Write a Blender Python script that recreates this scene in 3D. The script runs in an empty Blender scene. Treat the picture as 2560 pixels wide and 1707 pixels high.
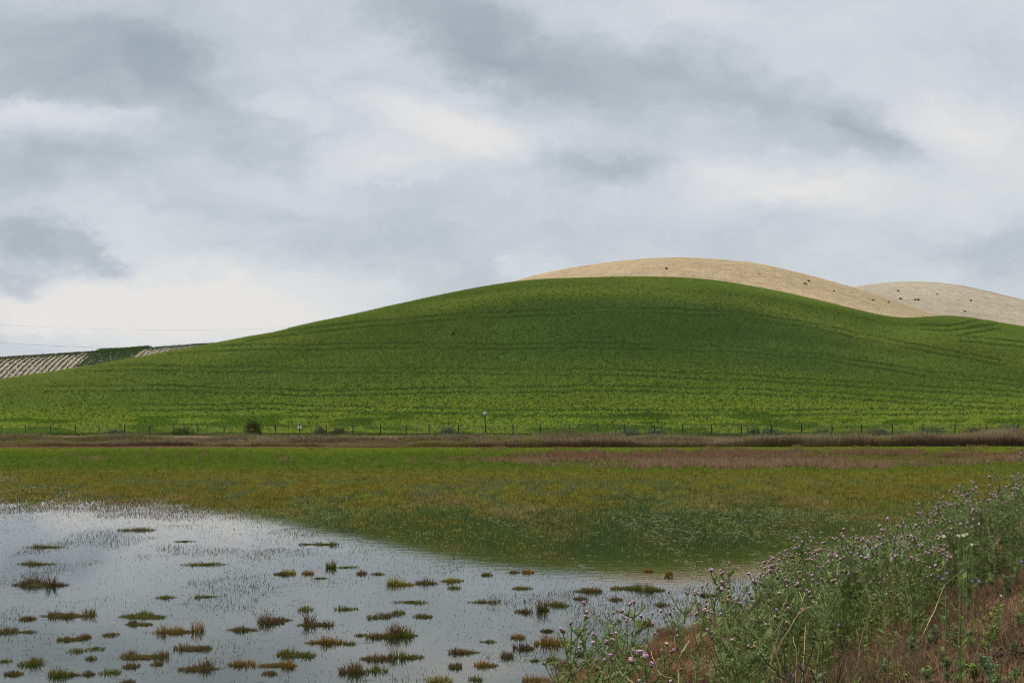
import bpy, math, random
import numpy as np
from mathutils import Vector, Matrix

rng = np.random.default_rng(11)
random.seed(11)
scene = bpy.context.scene
COL = scene.collection
CAMH = 5.0            # eye height above the flooded meadow (standing on a road bank)
F = 3555.6            # 50 mm lens, in pixels of the 2560 px wide photograph
CX, HY = 1280.0, 1010.0
K = 2560 / 2352.0

# ------------------------------------------------------------------ helpers
def tag(o, label=None, cat=None, group=None, kind=None):
    if label: o['label'] = label
    if cat: o['category'] = cat
    if group: o['group'] = group
    if kind: o['kind'] = kind
    return o

def empty(name, loc, rz=0.0):
    o = bpy.data.objects.new(name, None)
    o.empty_display_size = 0.2
    o.location = loc
    o.rotation_euler = (0, 0, rz)
    COL.objects.link(o)
    return o

def link(name, me, parent=None):
    o = bpy.data.objects.new(name, me)
    COL.objects.link(o)
    if parent: o.parent = parent
    return o

def make_mesh(name, V, F_, C=None, mats=(), midx=None, smooth=False):
    """V (n,3), F_ (m,k) with k = 3 or 4 - or a list of such arrays; C (n,3) vertex colour"""
    V = np.asarray(V, dtype=np.float32)
    fl = F_ if isinstance(F_, list) else [F_]
    fl = [np.asarray(f, dtype=np.int32) for f in fl if len(f)]
    me = bpy.data.meshes.new(name)
    me.vertices.add(len(V))
    me.vertices.foreach_set('co', V.ravel())
    li = np.concatenate([f.ravel() for f in fl])
    tot = np.concatenate([np.full(len(f), f.shape[1], dtype=np.int32) for f in fl])
    st = np.concatenate([[0], np.cumsum(tot)[:-1]]).astype(np.int32)
    me.loops.add(len(li))
    me.loops.foreach_set('vertex_index', li)
    me.polygons.add(len(tot))
    me.polygons.foreach_set('loop_start', st)
    for m in mats: me.materials.append(m)
    if midx is not None:
        me.polygons.foreach_set('material_index', np.asarray(midx, dtype=np.int32))
    if smooth:
        me.polygons.foreach_set('use_smooth', np.ones(len(tot), dtype=bool))
    me.update(calc_edges=True)
    if C is not None:
        C = np.asarray(C, dtype=np.float32)
        a = me.color_attributes.new('Col', 'FLOAT_COLOR', 'POINT')
        a.data.foreach_set('color', np.concatenate([np.clip(C, 0, 1), np.ones((len(C), 1), np.float32)], 1).ravel())
    return me

class Acc:
    def __init__(s): s.V, s.F, s.C, s.n = [], [], [], 0
    def add(s, V, T, C):
        if len(V) == 0: return
        s.V.append(np.asarray(V, np.float32)); s.F.append(np.asarray(T, np.int32) + s.n)
        s.C.append(np.asarray(C, np.float32)); s.n += len(V)
    def mesh(s, name, mat, smooth=False):
        byk = {}
        for f in s.F: byk.setdefault(f.shape[1], []).append(f)
        return make_mesh(name, np.concatenate(s.V), [np.concatenate(v) for v in byk.values()], np.concatenate(s.C), [mat], smooth=smooth)
    def build(s, name, mat, parent=None, smooth=False):
        return link(name, s.mesh(name, mat, smooth), parent)

def blades(P, h, w, lean, c0, c1, seg=1, az=None):
    """grass blades: P (n,3) roots, h,w (n,), lean (n,2) per metre of height"""
    P = np.asarray(P, float); n = len(P)
    h = np.broadcast_to(h, n).astype(float); w = np.broadcast_to(w, n).astype(float)
    c0 = np.broadcast_to(c0, (n, 3)); c1 = np.broadcast_to(c1, (n, 3))
    if az is None: az = rng.uniform(0, math.pi, n)
    side = np.stack([np.cos(az), np.sin(az), np.zeros(n)], 1) * (w / 2)[:, None]
    L = np.concatenate([lean * h[:, None], np.zeros((n, 1))], 1)
    up = np.zeros((n, 3)); up[:, 2] = h
    if seg == 1:
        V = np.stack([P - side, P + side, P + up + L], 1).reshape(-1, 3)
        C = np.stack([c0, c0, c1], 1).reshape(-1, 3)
        T = np.arange(n * 3).reshape(-1, 3)
        return V, T, C
    mid = P + up * 0.55 + L * 0.32
    cm = c0 * 0.45 + c1 * 0.55
    V = np.stack([P - side, P + side, mid - side * .7, mid + side * .7, P + up * np.clip(1 - .25 * np.linalg.norm(lean, axis=1), .4, 1)[:, None] + L], 1).reshape(-1, 3)
    C = np.stack([c0, c0, cm, cm, c1], 1).reshape(-1, 3)
    b = np.arange(n)[:, None] * 5
    T = np.concatenate([b + [0, 1, 3], b + [0, 3, 2], b + [2, 3, 4]], 0)
    return V, T, C

def _h(ix, iy, seed):
    n = (ix * 374761393 + iy * 668265263 + seed * 1442695041) & 0xffffffff
    n = ((n ^ (n >> 13)) * 1274126177) & 0xffffffff
    n = n ^ (n >> 16)
    return (n & 0xffff) / 65535.0

def vnoise(x, y, seed=0):
    x = np.asarray(x, float); y = np.asarray(y, float)
    ix = np.floor(x).astype(np.int64); iy = np.floor(y).astype(np.int64)
    fx = x - ix; fy = y - iy
    fx = fx * fx * (3 - 2 * fx); fy = fy * fy * (3 - 2 * fy)
    a = _h(ix, iy, seed); b = _h(ix + 1, iy, seed); c = _h(ix, iy + 1, seed); d = _h(ix + 1, iy + 1, seed)
    return (a * (1 - fx) + b * fx) * (1 - fy) + (c * (1 - fx) + d * fx) * fy

def fbm(x, y, seed=0, oct=4):
    s = 0; a = 0.5; t = 0
    for k in range(oct):
        s = s + a * vnoise(np.asarray(x) * 2 ** k, np.asarray(y) * 2 ** k, seed + k); t += a; a *= .5
    return s / t

def sstep(a, b, x):
    t = np.clip((np.asarray(x, float) - a) / (b - a), 0, 1)
    return t * t * (3 - 2 * t)

def lerp(a, b, t): return a + (b - a) * t
def vmix(a, b, t):
    return np.asarray(a)[None] * (1 - t[:, None]) + np.asarray(b)[None] * t[:, None] if np.ndim(a) == 1 and np.ndim(b) == 1 else a * (1 - t[:, None]) + np.broadcast_to(b, np.shape(a)) * t[:, None]

# ------------------------------------------------------------------ materials
def new_mat(name):
    m = bpy.data.materials.new(name); m.use_nodes = True
    nt = m.node_tree; nt.nodes.clear()
    out = nt.nodes.new('ShaderNodeOutputMaterial')
    return m, nt, out

def foliage_mat(name, transl=0.3, noise=0.0, nscale=5.0, rough=0.75, spec=0.02):
    m, nt, out = new_mat(name)
    N = nt.nodes.new; L = nt.links.new
    at = N('ShaderNodeAttribute'); at.attribute_name = 'Col'
    col = at.outputs['Color']
    if noise:
        tc = N('ShaderNodeTexCoord'); nz = N('ShaderNodeTexNoise'); nz.inputs['Scale'].default_value = nscale
        nz.inputs['Detail'].default_value = 4
        L(tc.outputs['Object'], nz.inputs['Vector'])
        mr = N('ShaderNodeMapRange'); mr.inputs['From Min'].default_value = .25; mr.inputs['From Max'].default_value = .75
        mr.inputs['To Min'].default_value = 1 - noise; mr.inputs['To Max'].default_value = 1 + noise
        L(nz.outputs['Fac'], mr.inputs['Value'])
        vm = N('ShaderNodeVectorMath'); vm.operation = 'SCALE'
        L(col, vm.inputs[0]); L(mr.outputs[0], vm.inputs['Scale']); col = vm.outputs[0]
    p = N('ShaderNodeBsdfPrincipled'); p.inputs['Roughness'].default_value = rough
    p.inputs['Specular IOR Level'].default_value = spec
    L(col, p.inputs['Base Color'])
    if transl > 0:
        t = N('ShaderNodeBsdfTranslucent'); L(col, t.inputs['Color'])
        mx = N('ShaderNodeMixShader'); mx.inputs[0].default_value = transl
        L(p.outputs[0], mx.inputs[1]); L(t.outputs[0], mx.inputs[2]); L(mx.outputs[0], out.inputs[0])
    else:
        L(p.outputs[0], out.inputs[0])
    return m

def plain_mat(name, rgb, rough=.7, metal=0.0, nscale=20., namp=.25, spec=.3):
    m, nt, out = new_mat(name)
    N = nt.nodes.new; L = nt.links.new
    tc = N('ShaderNodeTexCoord'); nz = N('ShaderNodeTexNoise')
    nz.inputs['Scale'].default_value = nscale; nz.inputs['Detail'].default_value = 5
    L(tc.outputs['Object'], nz.inputs['Vector'])
    mr = N('ShaderNodeMapRange'); mr.inputs['From Min'].default_value = .3; mr.inputs['From Max'].default_value = .7
    mr.inputs['To Min'].default_value = 1 - namp; mr.inputs['To Max'].default_value = 1 + namp
    L(nz.outputs['Fac'], mr.inputs['Value'])
    vm = N('ShaderNodeVectorMath'); vm.operation = 'SCALE'; vm.inputs[0].default_value = rgb
    L(mr.outputs[0], vm.inputs['Scale'])
    p = N('ShaderNodeBsdfPrincipled'); p.inputs['Roughness'].default_value = rough; p.inputs['Metallic'].default_value = metal
    p.inputs['Specular IOR Level'].default_value = spec
    L(vm.outputs[0], p.inputs['Base Color']); L(p.outputs[0], out.inputs[0])
    return m

def soil_mat(name, scales=((.6, .18), (4., .22)), bump=.5, bscale=3.0, bdist=.15):
    """vertex colour times two octaves of clod noise, with bump"""
    m, nt, out = new_mat(name)
    N = nt.nodes.new; L = nt.links.new
    at = N('ShaderNodeAttribute'); at.attribute_name = 'Col'
    tc = N('ShaderNodeTexCoord'); col = at.outputs['Color']
    for sc, amp in scales:
        nz = N('ShaderNodeTexNoise'); nz.inputs['Scale'].default_value = sc; nz.inputs['Detail'].default_value = 6
        nz.inputs['Roughness'].default_value = .65
        L(tc.outputs['Object'], nz.inputs['Vector'])
        mr = N('ShaderNodeMapRange'); mr.inputs['From Min'].default_value = .3; mr.inputs['From Max'].default_value = .7
        mr.inputs['To Min'].default_value = 1 - amp; mr.inputs['To Max'].default_value = 1 + amp
        L(nz.outputs['Fac'], mr.inputs['Value'])
        vm = N('ShaderNodeVectorMath'); vm.operation = 'SCALE'
        L(col, vm.inputs[0]); L(mr.outputs[0], vm.inputs['Scale']); col = vm.outputs[0]
    p = N('ShaderNodeBsdfPrincipled'); p.inputs['Roughness'].default_value = .95; p.inputs['Specular IOR Level'].default_value = 0
    L(col, p.inputs['Base Color'])
    nz = N('ShaderNodeTexNoise'); nz.inputs['Scale'].default_value = bscale; nz.inputs['Detail'].default_value = 5
    L(tc.outputs['Object'], nz.inputs['Vector'])
    bp = N('ShaderNodeBump'); bp.inputs['Strength'].default_value = bump; bp.inputs['Distance'].default_value = bdist
    L(nz.outputs['Fac'], bp.inputs['Height']); L(bp.outputs[0], p.inputs['Normal'])
    L(p.outputs[0], out.inputs[0])
    return m

def water_mat():
    m, nt, out = new_mat('water')
    N = nt.nodes.new; L = nt.links.new
    tc = N('ShaderNodeTexCoord')
    p = N('ShaderNodeBsdfPrincipled')
    p.inputs['Base Color'].default_value = (.011, .016, .007, 1)
    p.inputs['Roughness'].default_value = .014; p.inputs['IOR'].default_value = 1.333
    hs = []
    for sx, sy, amp in ((.9, 2.2, 1.0), (5., 11., .22)):
        mp = N('ShaderNodeMapping'); mp.inputs['Scale'].default_value = (sx, sy, 1)
        mp.inputs['Rotation'].default_value = (0, 0, .25)
        nz = N('ShaderNodeTexNoise'); nz.inputs['Scale'].default_value = 1; nz.inputs['Detail'].default_value = 3
        L(tc.outputs['Object'], mp.inputs[0]); L(mp.outputs[0], nz.inputs['Vector'])
        mu = N('ShaderNodeMath'); mu.operation = 'MULTIPLY'; mu.inputs[1].default_value = amp
        L(nz.outputs['Fac'], mu.inputs[0]); hs.append(mu.outputs[0])
    ad = N('ShaderNodeMath'); ad.operation = 'ADD'; L(hs[0], ad.inputs[0]); L(hs[1], ad.inputs[1])
    bp = N('ShaderNodeBump'); bp.inputs['Strength'].default_value = 1.0; bp.inputs['Distance'].default_value = .0016
    L(ad.outputs[0], bp.inputs['Height']); L(bp.outputs[0], p.inputs['Normal'])
    L(p.outputs[0], out.inputs[0])
    return m

M_GRASS = foliage_mat('grass_blades', .35)
M_CROP = foliage_mat('crop_blades', .35)
M_LEAF = foliage_mat('plant_leaves', .25, .25, 9.0)
M_DRY = foliage_mat('dry_grass_blades', .2, .2, 3.0, rough=.8)
M_GROUND = soil_mat('ground_soil', ((.25, .12), (3., .25)), .6, 6.0, .05)
M_HILL = soil_mat('hill_soil', ((.05, .1), (1.5, .25)), .4, 1.0, .3)
M_SAND = soil_mat('tilled_soil', ((.03, .05), (.35, .16), (1.3, .16), (3.2, .10)), .7, 1.3, .7)
M_WATER = water_mat()
M_STEM = plain_mat('thistle_stem', (.145, .18, .07), .7, nscale=40, spec=.1)
M_POST = plain_mat('rusty_post', (.022, .017, .015), .75, nscale=6)
M_WIRE = plain_mat('fence_wire', (.07, .065, .06), .5, .3)
M_CABLE = plain_mat('cable', (.10, .10, .10), .5, .2)
M_SIGN_WHITE = plain_mat('white_sign_paint', (.8, .8, .79), .5, namp=.04)
M_SIGN_GREY = plain_mat('grey_sign_face', (.36, .42, .46), .45, namp=.15, nscale=4)
M_SIGN_DARK = plain_mat('sign_dark_streak', (.10, .13, .15), .5)
M_BIRD = plain_mat('black_plumage', (.012, .012, .014), .5)
M_TWIG = plain_mat('dead_wood', (.028, .020, .018), .8, nscale=30)
M_STALK = plain_mat('dry_stalk_straw', (.42, .32, .17), .8, nscale=25)
M_BARK = plain_mat('shrub_bark', (.06, .045, .035), .9)

# ------------------------------------------------------------------ ground shape
BN = (.8714, -.4906)          # across the road bank
def bank_s(X, Y): return BN[0] * X + BN[1] * Y

def uof(X, Y): return np.clip(CX + F * X / np.maximum(Y, 12.0), -1500, 4100)
def dE(u): return np.interp(u, [-1500, 0, 1280, 2560, 4100], [152, 153, 155, 160, 164])     # far edge of the wet meadow
def dF(u): return np.interp(u, [-1500, 0, 2560, 4100], [232, 214, 170, 150])                 # fence line
def zF(u): return np.interp(u, [-1500, 0, 2560, 4100], [.3, .4, 1.15, 1.5])

def ground_z(X, Y):
    X = np.asarray(X, float); Y = np.asarray(Y, float)
    s = bank_s(X, Y)
    bank = np.interp(s, [-60, -14, -11.7, -10.4, -8, -5.5, -4, -2.6, -1.2, 0, 40, 60], [-1, -.5, 0, .36, 1.1, 2.0, 2.6, 3.1, 3.36, 3.42, 3.42, 3.42])
    bank = bank + (fbm(X * 1.1, Y * 1.1, 5, 3) - .5) * .16 * sstep(-13, -9, s)
    u = uof(X, Y)
    e, f = dE(u), dF(u)
    wet = np.interp(Y, [-200, 60, 96, 112, 128, 152, 9000], [-.3, -.22, -.10, -.02, .06, .14, .15])
    wet = wet + (fbm(X * .12, Y * .06, 3, 3) - .5) * .10 * sstep(70, 100, Y)
    t = np.clip((Y - e) / (f - e), 0, 1)
    z = wet + (zF(u) - .15) * sstep(0, 1, t) * .8 + (zF(u) - .15) * .2 * t
    return np.maximum(bank, z)

YM = lambda d: HY + CAMH * F / np.maximum(d, 1.0)        # photo row of a point at water level

def ray_ground(px, py, above=0.0, y0=5.0, y1=220.0):
    ys = np.linspace(y0, y1, 6000)
    X = (px - CX) / F * ys
    zr = CAMH - (py - HY) / F * ys
    g = ground_z(X, ys) + above
    k = np.argmax(zr <= g)
    if not (zr <= g).any(): k = len(ys) - 1
    return Vector((X[k], ys[k], g[k] - above))

# ground colours by zone
def ground_col(X, Y):
    X = X.ravel(); Y = Y.ravel(); n = len(X)
    s = bank_s(X, Y); u = uof(X, Y)
    c = np.tile(np.array([.055, .062, .020]), (n, 1))
    nz = fbm(X * .1, Y * .05, 21, 4)
    c = vmix(c, np.array([.10, .085, .025]), sstep(.45, .7, nz) * .6)
    e = dE(u); f = dF(u)
    berm = sstep(-1, 2, Y - e)
    c = vmix(c, np.array([.13, .085, .055]), berm)
    c = vmix(c, np.array([.17, .10, .07]), sstep(0, 2, Y - e) * (1 - sstep(8, 14, Y - e)) * (1 - sstep(900, 1250, u)))
    c = vmix(c, np.array([.07, .10, .025]), sstep(-6, 0, Y - f))
    c = vmix(c, np.array([.105, .062, .036]), sstep(-12.3, -11, s) * (Y < 80))
    return c

nc, nr = 420, 430
cc = np.linspace(-1, 1, nc)
ry = np.concatenate([np.linspace(-40, 4, 24), np.linspace(4.4, 40, 150), np.linspace(40.6, 120, 110), np.linspace(120.8, 250, 120), np.geomspace(256, 6000, 26)])
nr = len(ry)
Yg = np.repeat(ry[:, None], nc, 1)
Xg = cc[None, :] * (30 + np.maximum(Yg, 0) * .75)
Zg = ground_z(Xg, Yg) + (fbm(Xg * 3, Yg * 3, 9, 2) - .5) * .03
idx = np.arange(nr * nc).reshape(nr, nc)
Q = np.stack([idx[:-1, :-1], idx[:-1, 1:], idx[1:, 1:], idx[1:, :-1]], -1).reshape(-1, 4)
o = link('ground', make_mesh('ground', np.stack([Xg, Yg, Zg], -1).reshape(-1, 3), Q, ground_col(Xg, Yg), [M_GROUND], smooth=True))
tag(o, 'flat marshy meadow floor and brown earth bank under the plants', 'ground', kind='structure')

# water sheet
wv = np.array([[-160, -30, 0], [160, -30, 0], [160, 150, 0], [-160, 150, 0]], float)
o = link('water', make_mesh('water', wv, np.array([[0, 1, 2, 3]]), None, [M_WATER]))
tag(o, 'shallow still flood water mirroring the grey sky and the green hill', 'water', kind='structure')

# ------------------------------------------------------------------ hills
US = np.linspace(-1000, 3700, 470)

class Hill:
    def __init__(s, ridge, d0, dr, z0, p=1.3, tmax=1.4, top=0.0, fade=None):
        r = np.array(ridge, float) * K
        w = np.hanning(13); w /= w.sum()
        yr = np.interp(US, r[:, 0], r[:, 1])
        s.yr = np.convolve(np.pad(yr, 6, mode='edge'), w, 'valid')
        s.d0 = d0(US); s.dr = np.interp(US, *dr); s.p = p; s.tmax = tmax
        z0a = np.broadcast_to(z0(US), US.shape)
        tt = np.linspace(0.05, tmax, 260)
        g = s.g(tt)
        zr = CAMH + (HY - s.yr) / F * s.dr - top
        s.z0 = np.minimum(z0a, zr - 3)
        target = (HY - s.yr) / F
        d = s.d0[:, None] + (s.dr - s.d0)[:, None] * tt[None]
        for _ in range(25):
            z = s.z0[:, None] + (zr - s.z0)[:, None] * g[None] + top
            m = ((z - CAMH) / d).max(1)
            zr = zr + (target - m) * s.dr
        s.zr = zr
        z = s.z0[:, None] + (zr - s.z0)[:, None] * g[None] + top
        s.tr = tt[((z - CAMH) / d).argmax(1)]
    def g(s, t):
        return np.sin(np.pi / 2 * np.maximum(t, 0) ** s.p)
    def at(s, u, t):
        d0 = np.interp(u, US, s.d0); dr = np.interp(u, US, s.dr)
        z0 = np.interp(u, US, s.z0); zr = np.interp(u, US, s.zr)
        d = d0 + (dr - d0) * t
        return (u - CX) / F * d, d, z0 + (zr - z0) * s.g(t)
    def tof(s, u, d):
        d0 = np.interp(u, US, s.d0); dr = np.interp(u, US, s.dr)
        return (d - d0) / (dr - d0)
    def ray(s, px, py):
        t = np.linspace(0, float(np.interp(px, US, s.tr)), 3000)
        x, y, z = s.at(np.full_like(t, px), t)
        yy = HY - F * (z - CAMH) / y
        k = np.abs(yy - py).argmin()
        return Vector((x[k], y[k], z[k]))
    def build(s, name, mat, colf, nt=150, rough=0.0, seed=1):
        t = np.linspace(0, s.tmax, nt)
        U, T = np.meshgrid(US, t)
        X, Y, Z = s.at(U, T)
        if rough: Z = Z + (fbm(X * .35, Y * .35, seed, 4) - .5) * rough
        n0, n1 = X.shape
        ix = np.arange(n0 * n1).reshape(n0, n1)
        Qd = np.stack([ix[:-1, :-1], ix[:-1, 1:], ix[1:, 1:], ix[1:, :-1]], -1).reshape(-1, 4)
        return link(name, make_mesh(name, np.stack([X, Y, Z], -1).reshape(-1, 3), Qd, colf(U.ravel(), T.ravel(), X.ravel(), Y.ravel()), [mat], smooth=True))

green = Hill([(-920, 985), (-400, 925), (0, 868), (100, 853), (200, 838), (300, 820), (400, 802), (480, 788), (560, 772), (640, 757), (700, 742), (800, 722), (900, 699), (1000, 677), (1100, 657), (1190, 643), (1250, 638), (1350, 635), (1450, 633), (1550, 634), (1630, 640), (1700, 650), (1800, 669), (1900, 692), (1980, 712), (2040, 725), (2085, 729), (2130, 725), (2180, 722), (2240, 728), (2352, 748), (2700, 800), (3400, 900)],
             lambda u: dF(u) + 7, ([-1000, 0, 600, 1300, 1750, 2150, 2350, 2560, 3700], [290, 300, 315, 345, 350, 342, 350, 360, 365]), lambda u: zF(u) + .1, p=1.32, top=.45)
sandh = Hill([(-900, 1000), (600, 860), (1000, 715), (1120, 668), (1200, 640), (1260, 625), (1330, 612), (1400, 602), (1480, 594), (1560, 591), (1640, 594), (1740, 604), (1820, 622), (1900, 643), (1980, 665), (2060, 691), (2120, 711), (2180, 730), (2300, 790), (2600, 900), (3400, 1000)],
             lambda u: np.full_like(u, 365.), ([-1000, 3700], [440, 440]), lambda u: np.full_like(u, 16.), p=1.15)
greyh = Hill([(-900, 1000), (1500, 880), (1800, 745), (1900, 684), (1960, 658), (2020, 650), (2080, 646), (2140, 647), (2200, 654), (2260, 666), (2352, 689), (2600, 760), (3400, 900)],
             lambda u: np.full_like(u, 470.), ([-1000, 3700], [570, 570]), lambda u: np.full_like(u, 22.), p=1.15)
vineh = Hill([(-900, 862), (-400, 842), (0, 824), (230, 809), (350, 801), (480, 791), (600, 785), (800, 800), (1000, 850), (1500, 980), (3400, 1000)],
             lambda u: np.full_like(u, 440.), ([-1000, 3700], [570, 570]), lambda u: np.full_like(u, 6.), p=1.1)

def noisecol(base, amp, sx, sy, seed):
    base = np.array(base)
    def f(U, T, X, Y):
        n = fbm(X * sx, Y * sy, seed, 4)
        return base[None] * (1 + (n - .5)[:, None] * amp)
    return f
def sandcol(U, T, X, Y):
    b = np.tile(np.array([.315, .238, .145]), (len(X), 1)); n = fbm(X * .03, Y * .05, 4, 4)
    b = b * (1 + (n - .5)[:, None] * .35)
    rows = fbm(X * .05, Y * .6, 14, 3)
    return b * (1 + (rows - .5)[:, None] * .16)
def greycol(U, T, X, Y):
    b = np.tile(np.array([.298, .250, .184]), (len(X), 1)); n = fbm(X * .03, Y * .05, 8, 4)
    b = b * (1 + (n - .5)[:, None] * .3)
    rows = fbm(X * .05, Y * .6, 15, 3)
    return b * (1 + (rows - .5)[:, None] * .16)
tag(green.build('hill', M_HILL, noisecol((.022, .036, .009), .5, .05, .05, 31), 170), 'broad rounded hill under green cereal', 'hill', kind='structure')
tag(sandh.build('hill', M_SAND, sandcol, 330, .5, 2), 'bare tan tilled hill behind the green one', 'hill', kind='structure')
tag(greyh.build('hill', M_SAND, greycol, 330, .5, 3), 'bare grey tilled hill at the far right', 'hill', kind='structure')
tag(vineh.build('hill', M_SAND, noisecol((.27, .235, .175), .3, .1, .1, 33), 160, .2, 4), 'pale soil slope with planted rows at the far left', 'hill', kind='structure')

# ------------------------------------------------------------------ cereal crop on the green hill
TRAM = [[(560, 778), (700, 758), (870, 742), (1000, 731), (1100, 723), (1200, 718), (1400, 712), (1560, 714), (1700, 722), (1850, 745), (2000, 775), (2150, 802), (2300, 832)],
        [(380, 806), (500, 798), (700, 796), (900, 794), (1200, 794), (1350, 793), (1550, 796), (1700, 803), (1850, 815), (2000, 836), (2150, 858), (2352, 880)],
        [(60, 850), (300, 843), (450, 846), (600, 848), (900, 851), (1200, 852), (1450, 855), (1700, 866), (1900, 878), (2100, 888), (2352, 905)],
        [(100, 893), (400, 889), (600, 899), (800, 902), (1100, 894), (1400, 890), (1700, 898), (1900, 905), (2150, 921), (2352, 936)],
        [(300, 936), (600, 932), (900, 941), (1300, 946), (1700, 946), (2000, 944), (2352, 942)],
        [(2110, 748), (2180, 752), (2250, 741), (2275, 736)], [(2140, 763), (2200, 762), (2260, 755), (2300, 747)],
        [(2200, 775), (2280, 784), (2352, 790)]]
def crop():
    A = Acc()
    n = 620000
    u = rng.uniform(-220, 2780, n)
    d = np.sqrt(rng.uniform(170 ** 2, 385 ** 2, n))
    t = green.tof(u, d)
    tr = np.interp(u, US, green.tr)
    ok = (t > 0.0) & (t < tr + .10)
    u, d, t, tr = u[ok], d[ok], t[ok], tr[ok]
    X, Y, Z = green.at(u, t)
    yy = HY - F * (Z + .2 - CAMH) / Y
    keep = np.ones(len(u), bool)
    damp = np.ones(len(u))
    for L in TRAM:
        L = np.array(L, float) * K
        yl = np.interp(u, L[:, 0], L[:, 1], left=-999, right=-999)
        wob = (vnoise(u * .02, u * 0, 71) - .5) * 4
        brk = .50 + .6 * vnoise(u * .012, yl * .1, 72)
        for off in (-6.5, 6.5):
            dd = np.abs(yy - yl - off - wob)
            hit = (dd < 3.0) & (rng.uniform(0, 1, len(u)) < brk)
            damp[hit] = rng.uniform(.08, .4, int(hit.sum()))
    # elevation fraction; light on shoulder and foot, shade on steep face painted into colour
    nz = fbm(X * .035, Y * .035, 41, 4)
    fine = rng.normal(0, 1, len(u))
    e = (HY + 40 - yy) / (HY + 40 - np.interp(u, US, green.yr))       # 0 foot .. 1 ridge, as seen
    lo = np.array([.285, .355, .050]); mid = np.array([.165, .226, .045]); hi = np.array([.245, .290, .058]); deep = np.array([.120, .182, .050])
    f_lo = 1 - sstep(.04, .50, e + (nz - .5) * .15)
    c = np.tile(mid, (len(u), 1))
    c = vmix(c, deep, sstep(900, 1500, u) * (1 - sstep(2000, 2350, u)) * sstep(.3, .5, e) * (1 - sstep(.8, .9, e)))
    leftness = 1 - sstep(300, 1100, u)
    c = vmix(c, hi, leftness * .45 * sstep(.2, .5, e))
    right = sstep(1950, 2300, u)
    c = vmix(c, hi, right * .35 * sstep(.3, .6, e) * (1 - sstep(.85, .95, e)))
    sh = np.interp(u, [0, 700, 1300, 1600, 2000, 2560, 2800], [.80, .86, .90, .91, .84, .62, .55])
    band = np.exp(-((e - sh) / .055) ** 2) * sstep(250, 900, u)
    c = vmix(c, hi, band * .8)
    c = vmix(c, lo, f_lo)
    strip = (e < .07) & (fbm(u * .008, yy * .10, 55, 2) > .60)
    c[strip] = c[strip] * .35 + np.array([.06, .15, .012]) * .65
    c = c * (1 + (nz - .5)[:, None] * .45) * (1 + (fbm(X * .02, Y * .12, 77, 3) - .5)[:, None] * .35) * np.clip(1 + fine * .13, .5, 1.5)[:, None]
    # dark weedy spots
    wd = (fbm(X * .5, Y * .3, 61, 2) > .90)
    c[wd] *= .6
    h = (.28 + .07 * rng.normal(0, 1, len(u)) + (nz - .5) * .2) * damp
    h = np.clip(h, .04, .7)
    # four blades in each tuft
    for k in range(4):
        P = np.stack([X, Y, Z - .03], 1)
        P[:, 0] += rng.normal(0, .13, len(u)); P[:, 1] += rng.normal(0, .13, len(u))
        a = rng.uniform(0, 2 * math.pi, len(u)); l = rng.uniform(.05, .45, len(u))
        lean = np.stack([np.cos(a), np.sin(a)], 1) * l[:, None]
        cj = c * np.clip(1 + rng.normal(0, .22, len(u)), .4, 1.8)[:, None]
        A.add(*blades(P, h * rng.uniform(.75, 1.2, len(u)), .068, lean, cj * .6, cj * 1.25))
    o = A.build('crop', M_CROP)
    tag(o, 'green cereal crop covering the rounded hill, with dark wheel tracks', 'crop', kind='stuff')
crop()

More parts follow.
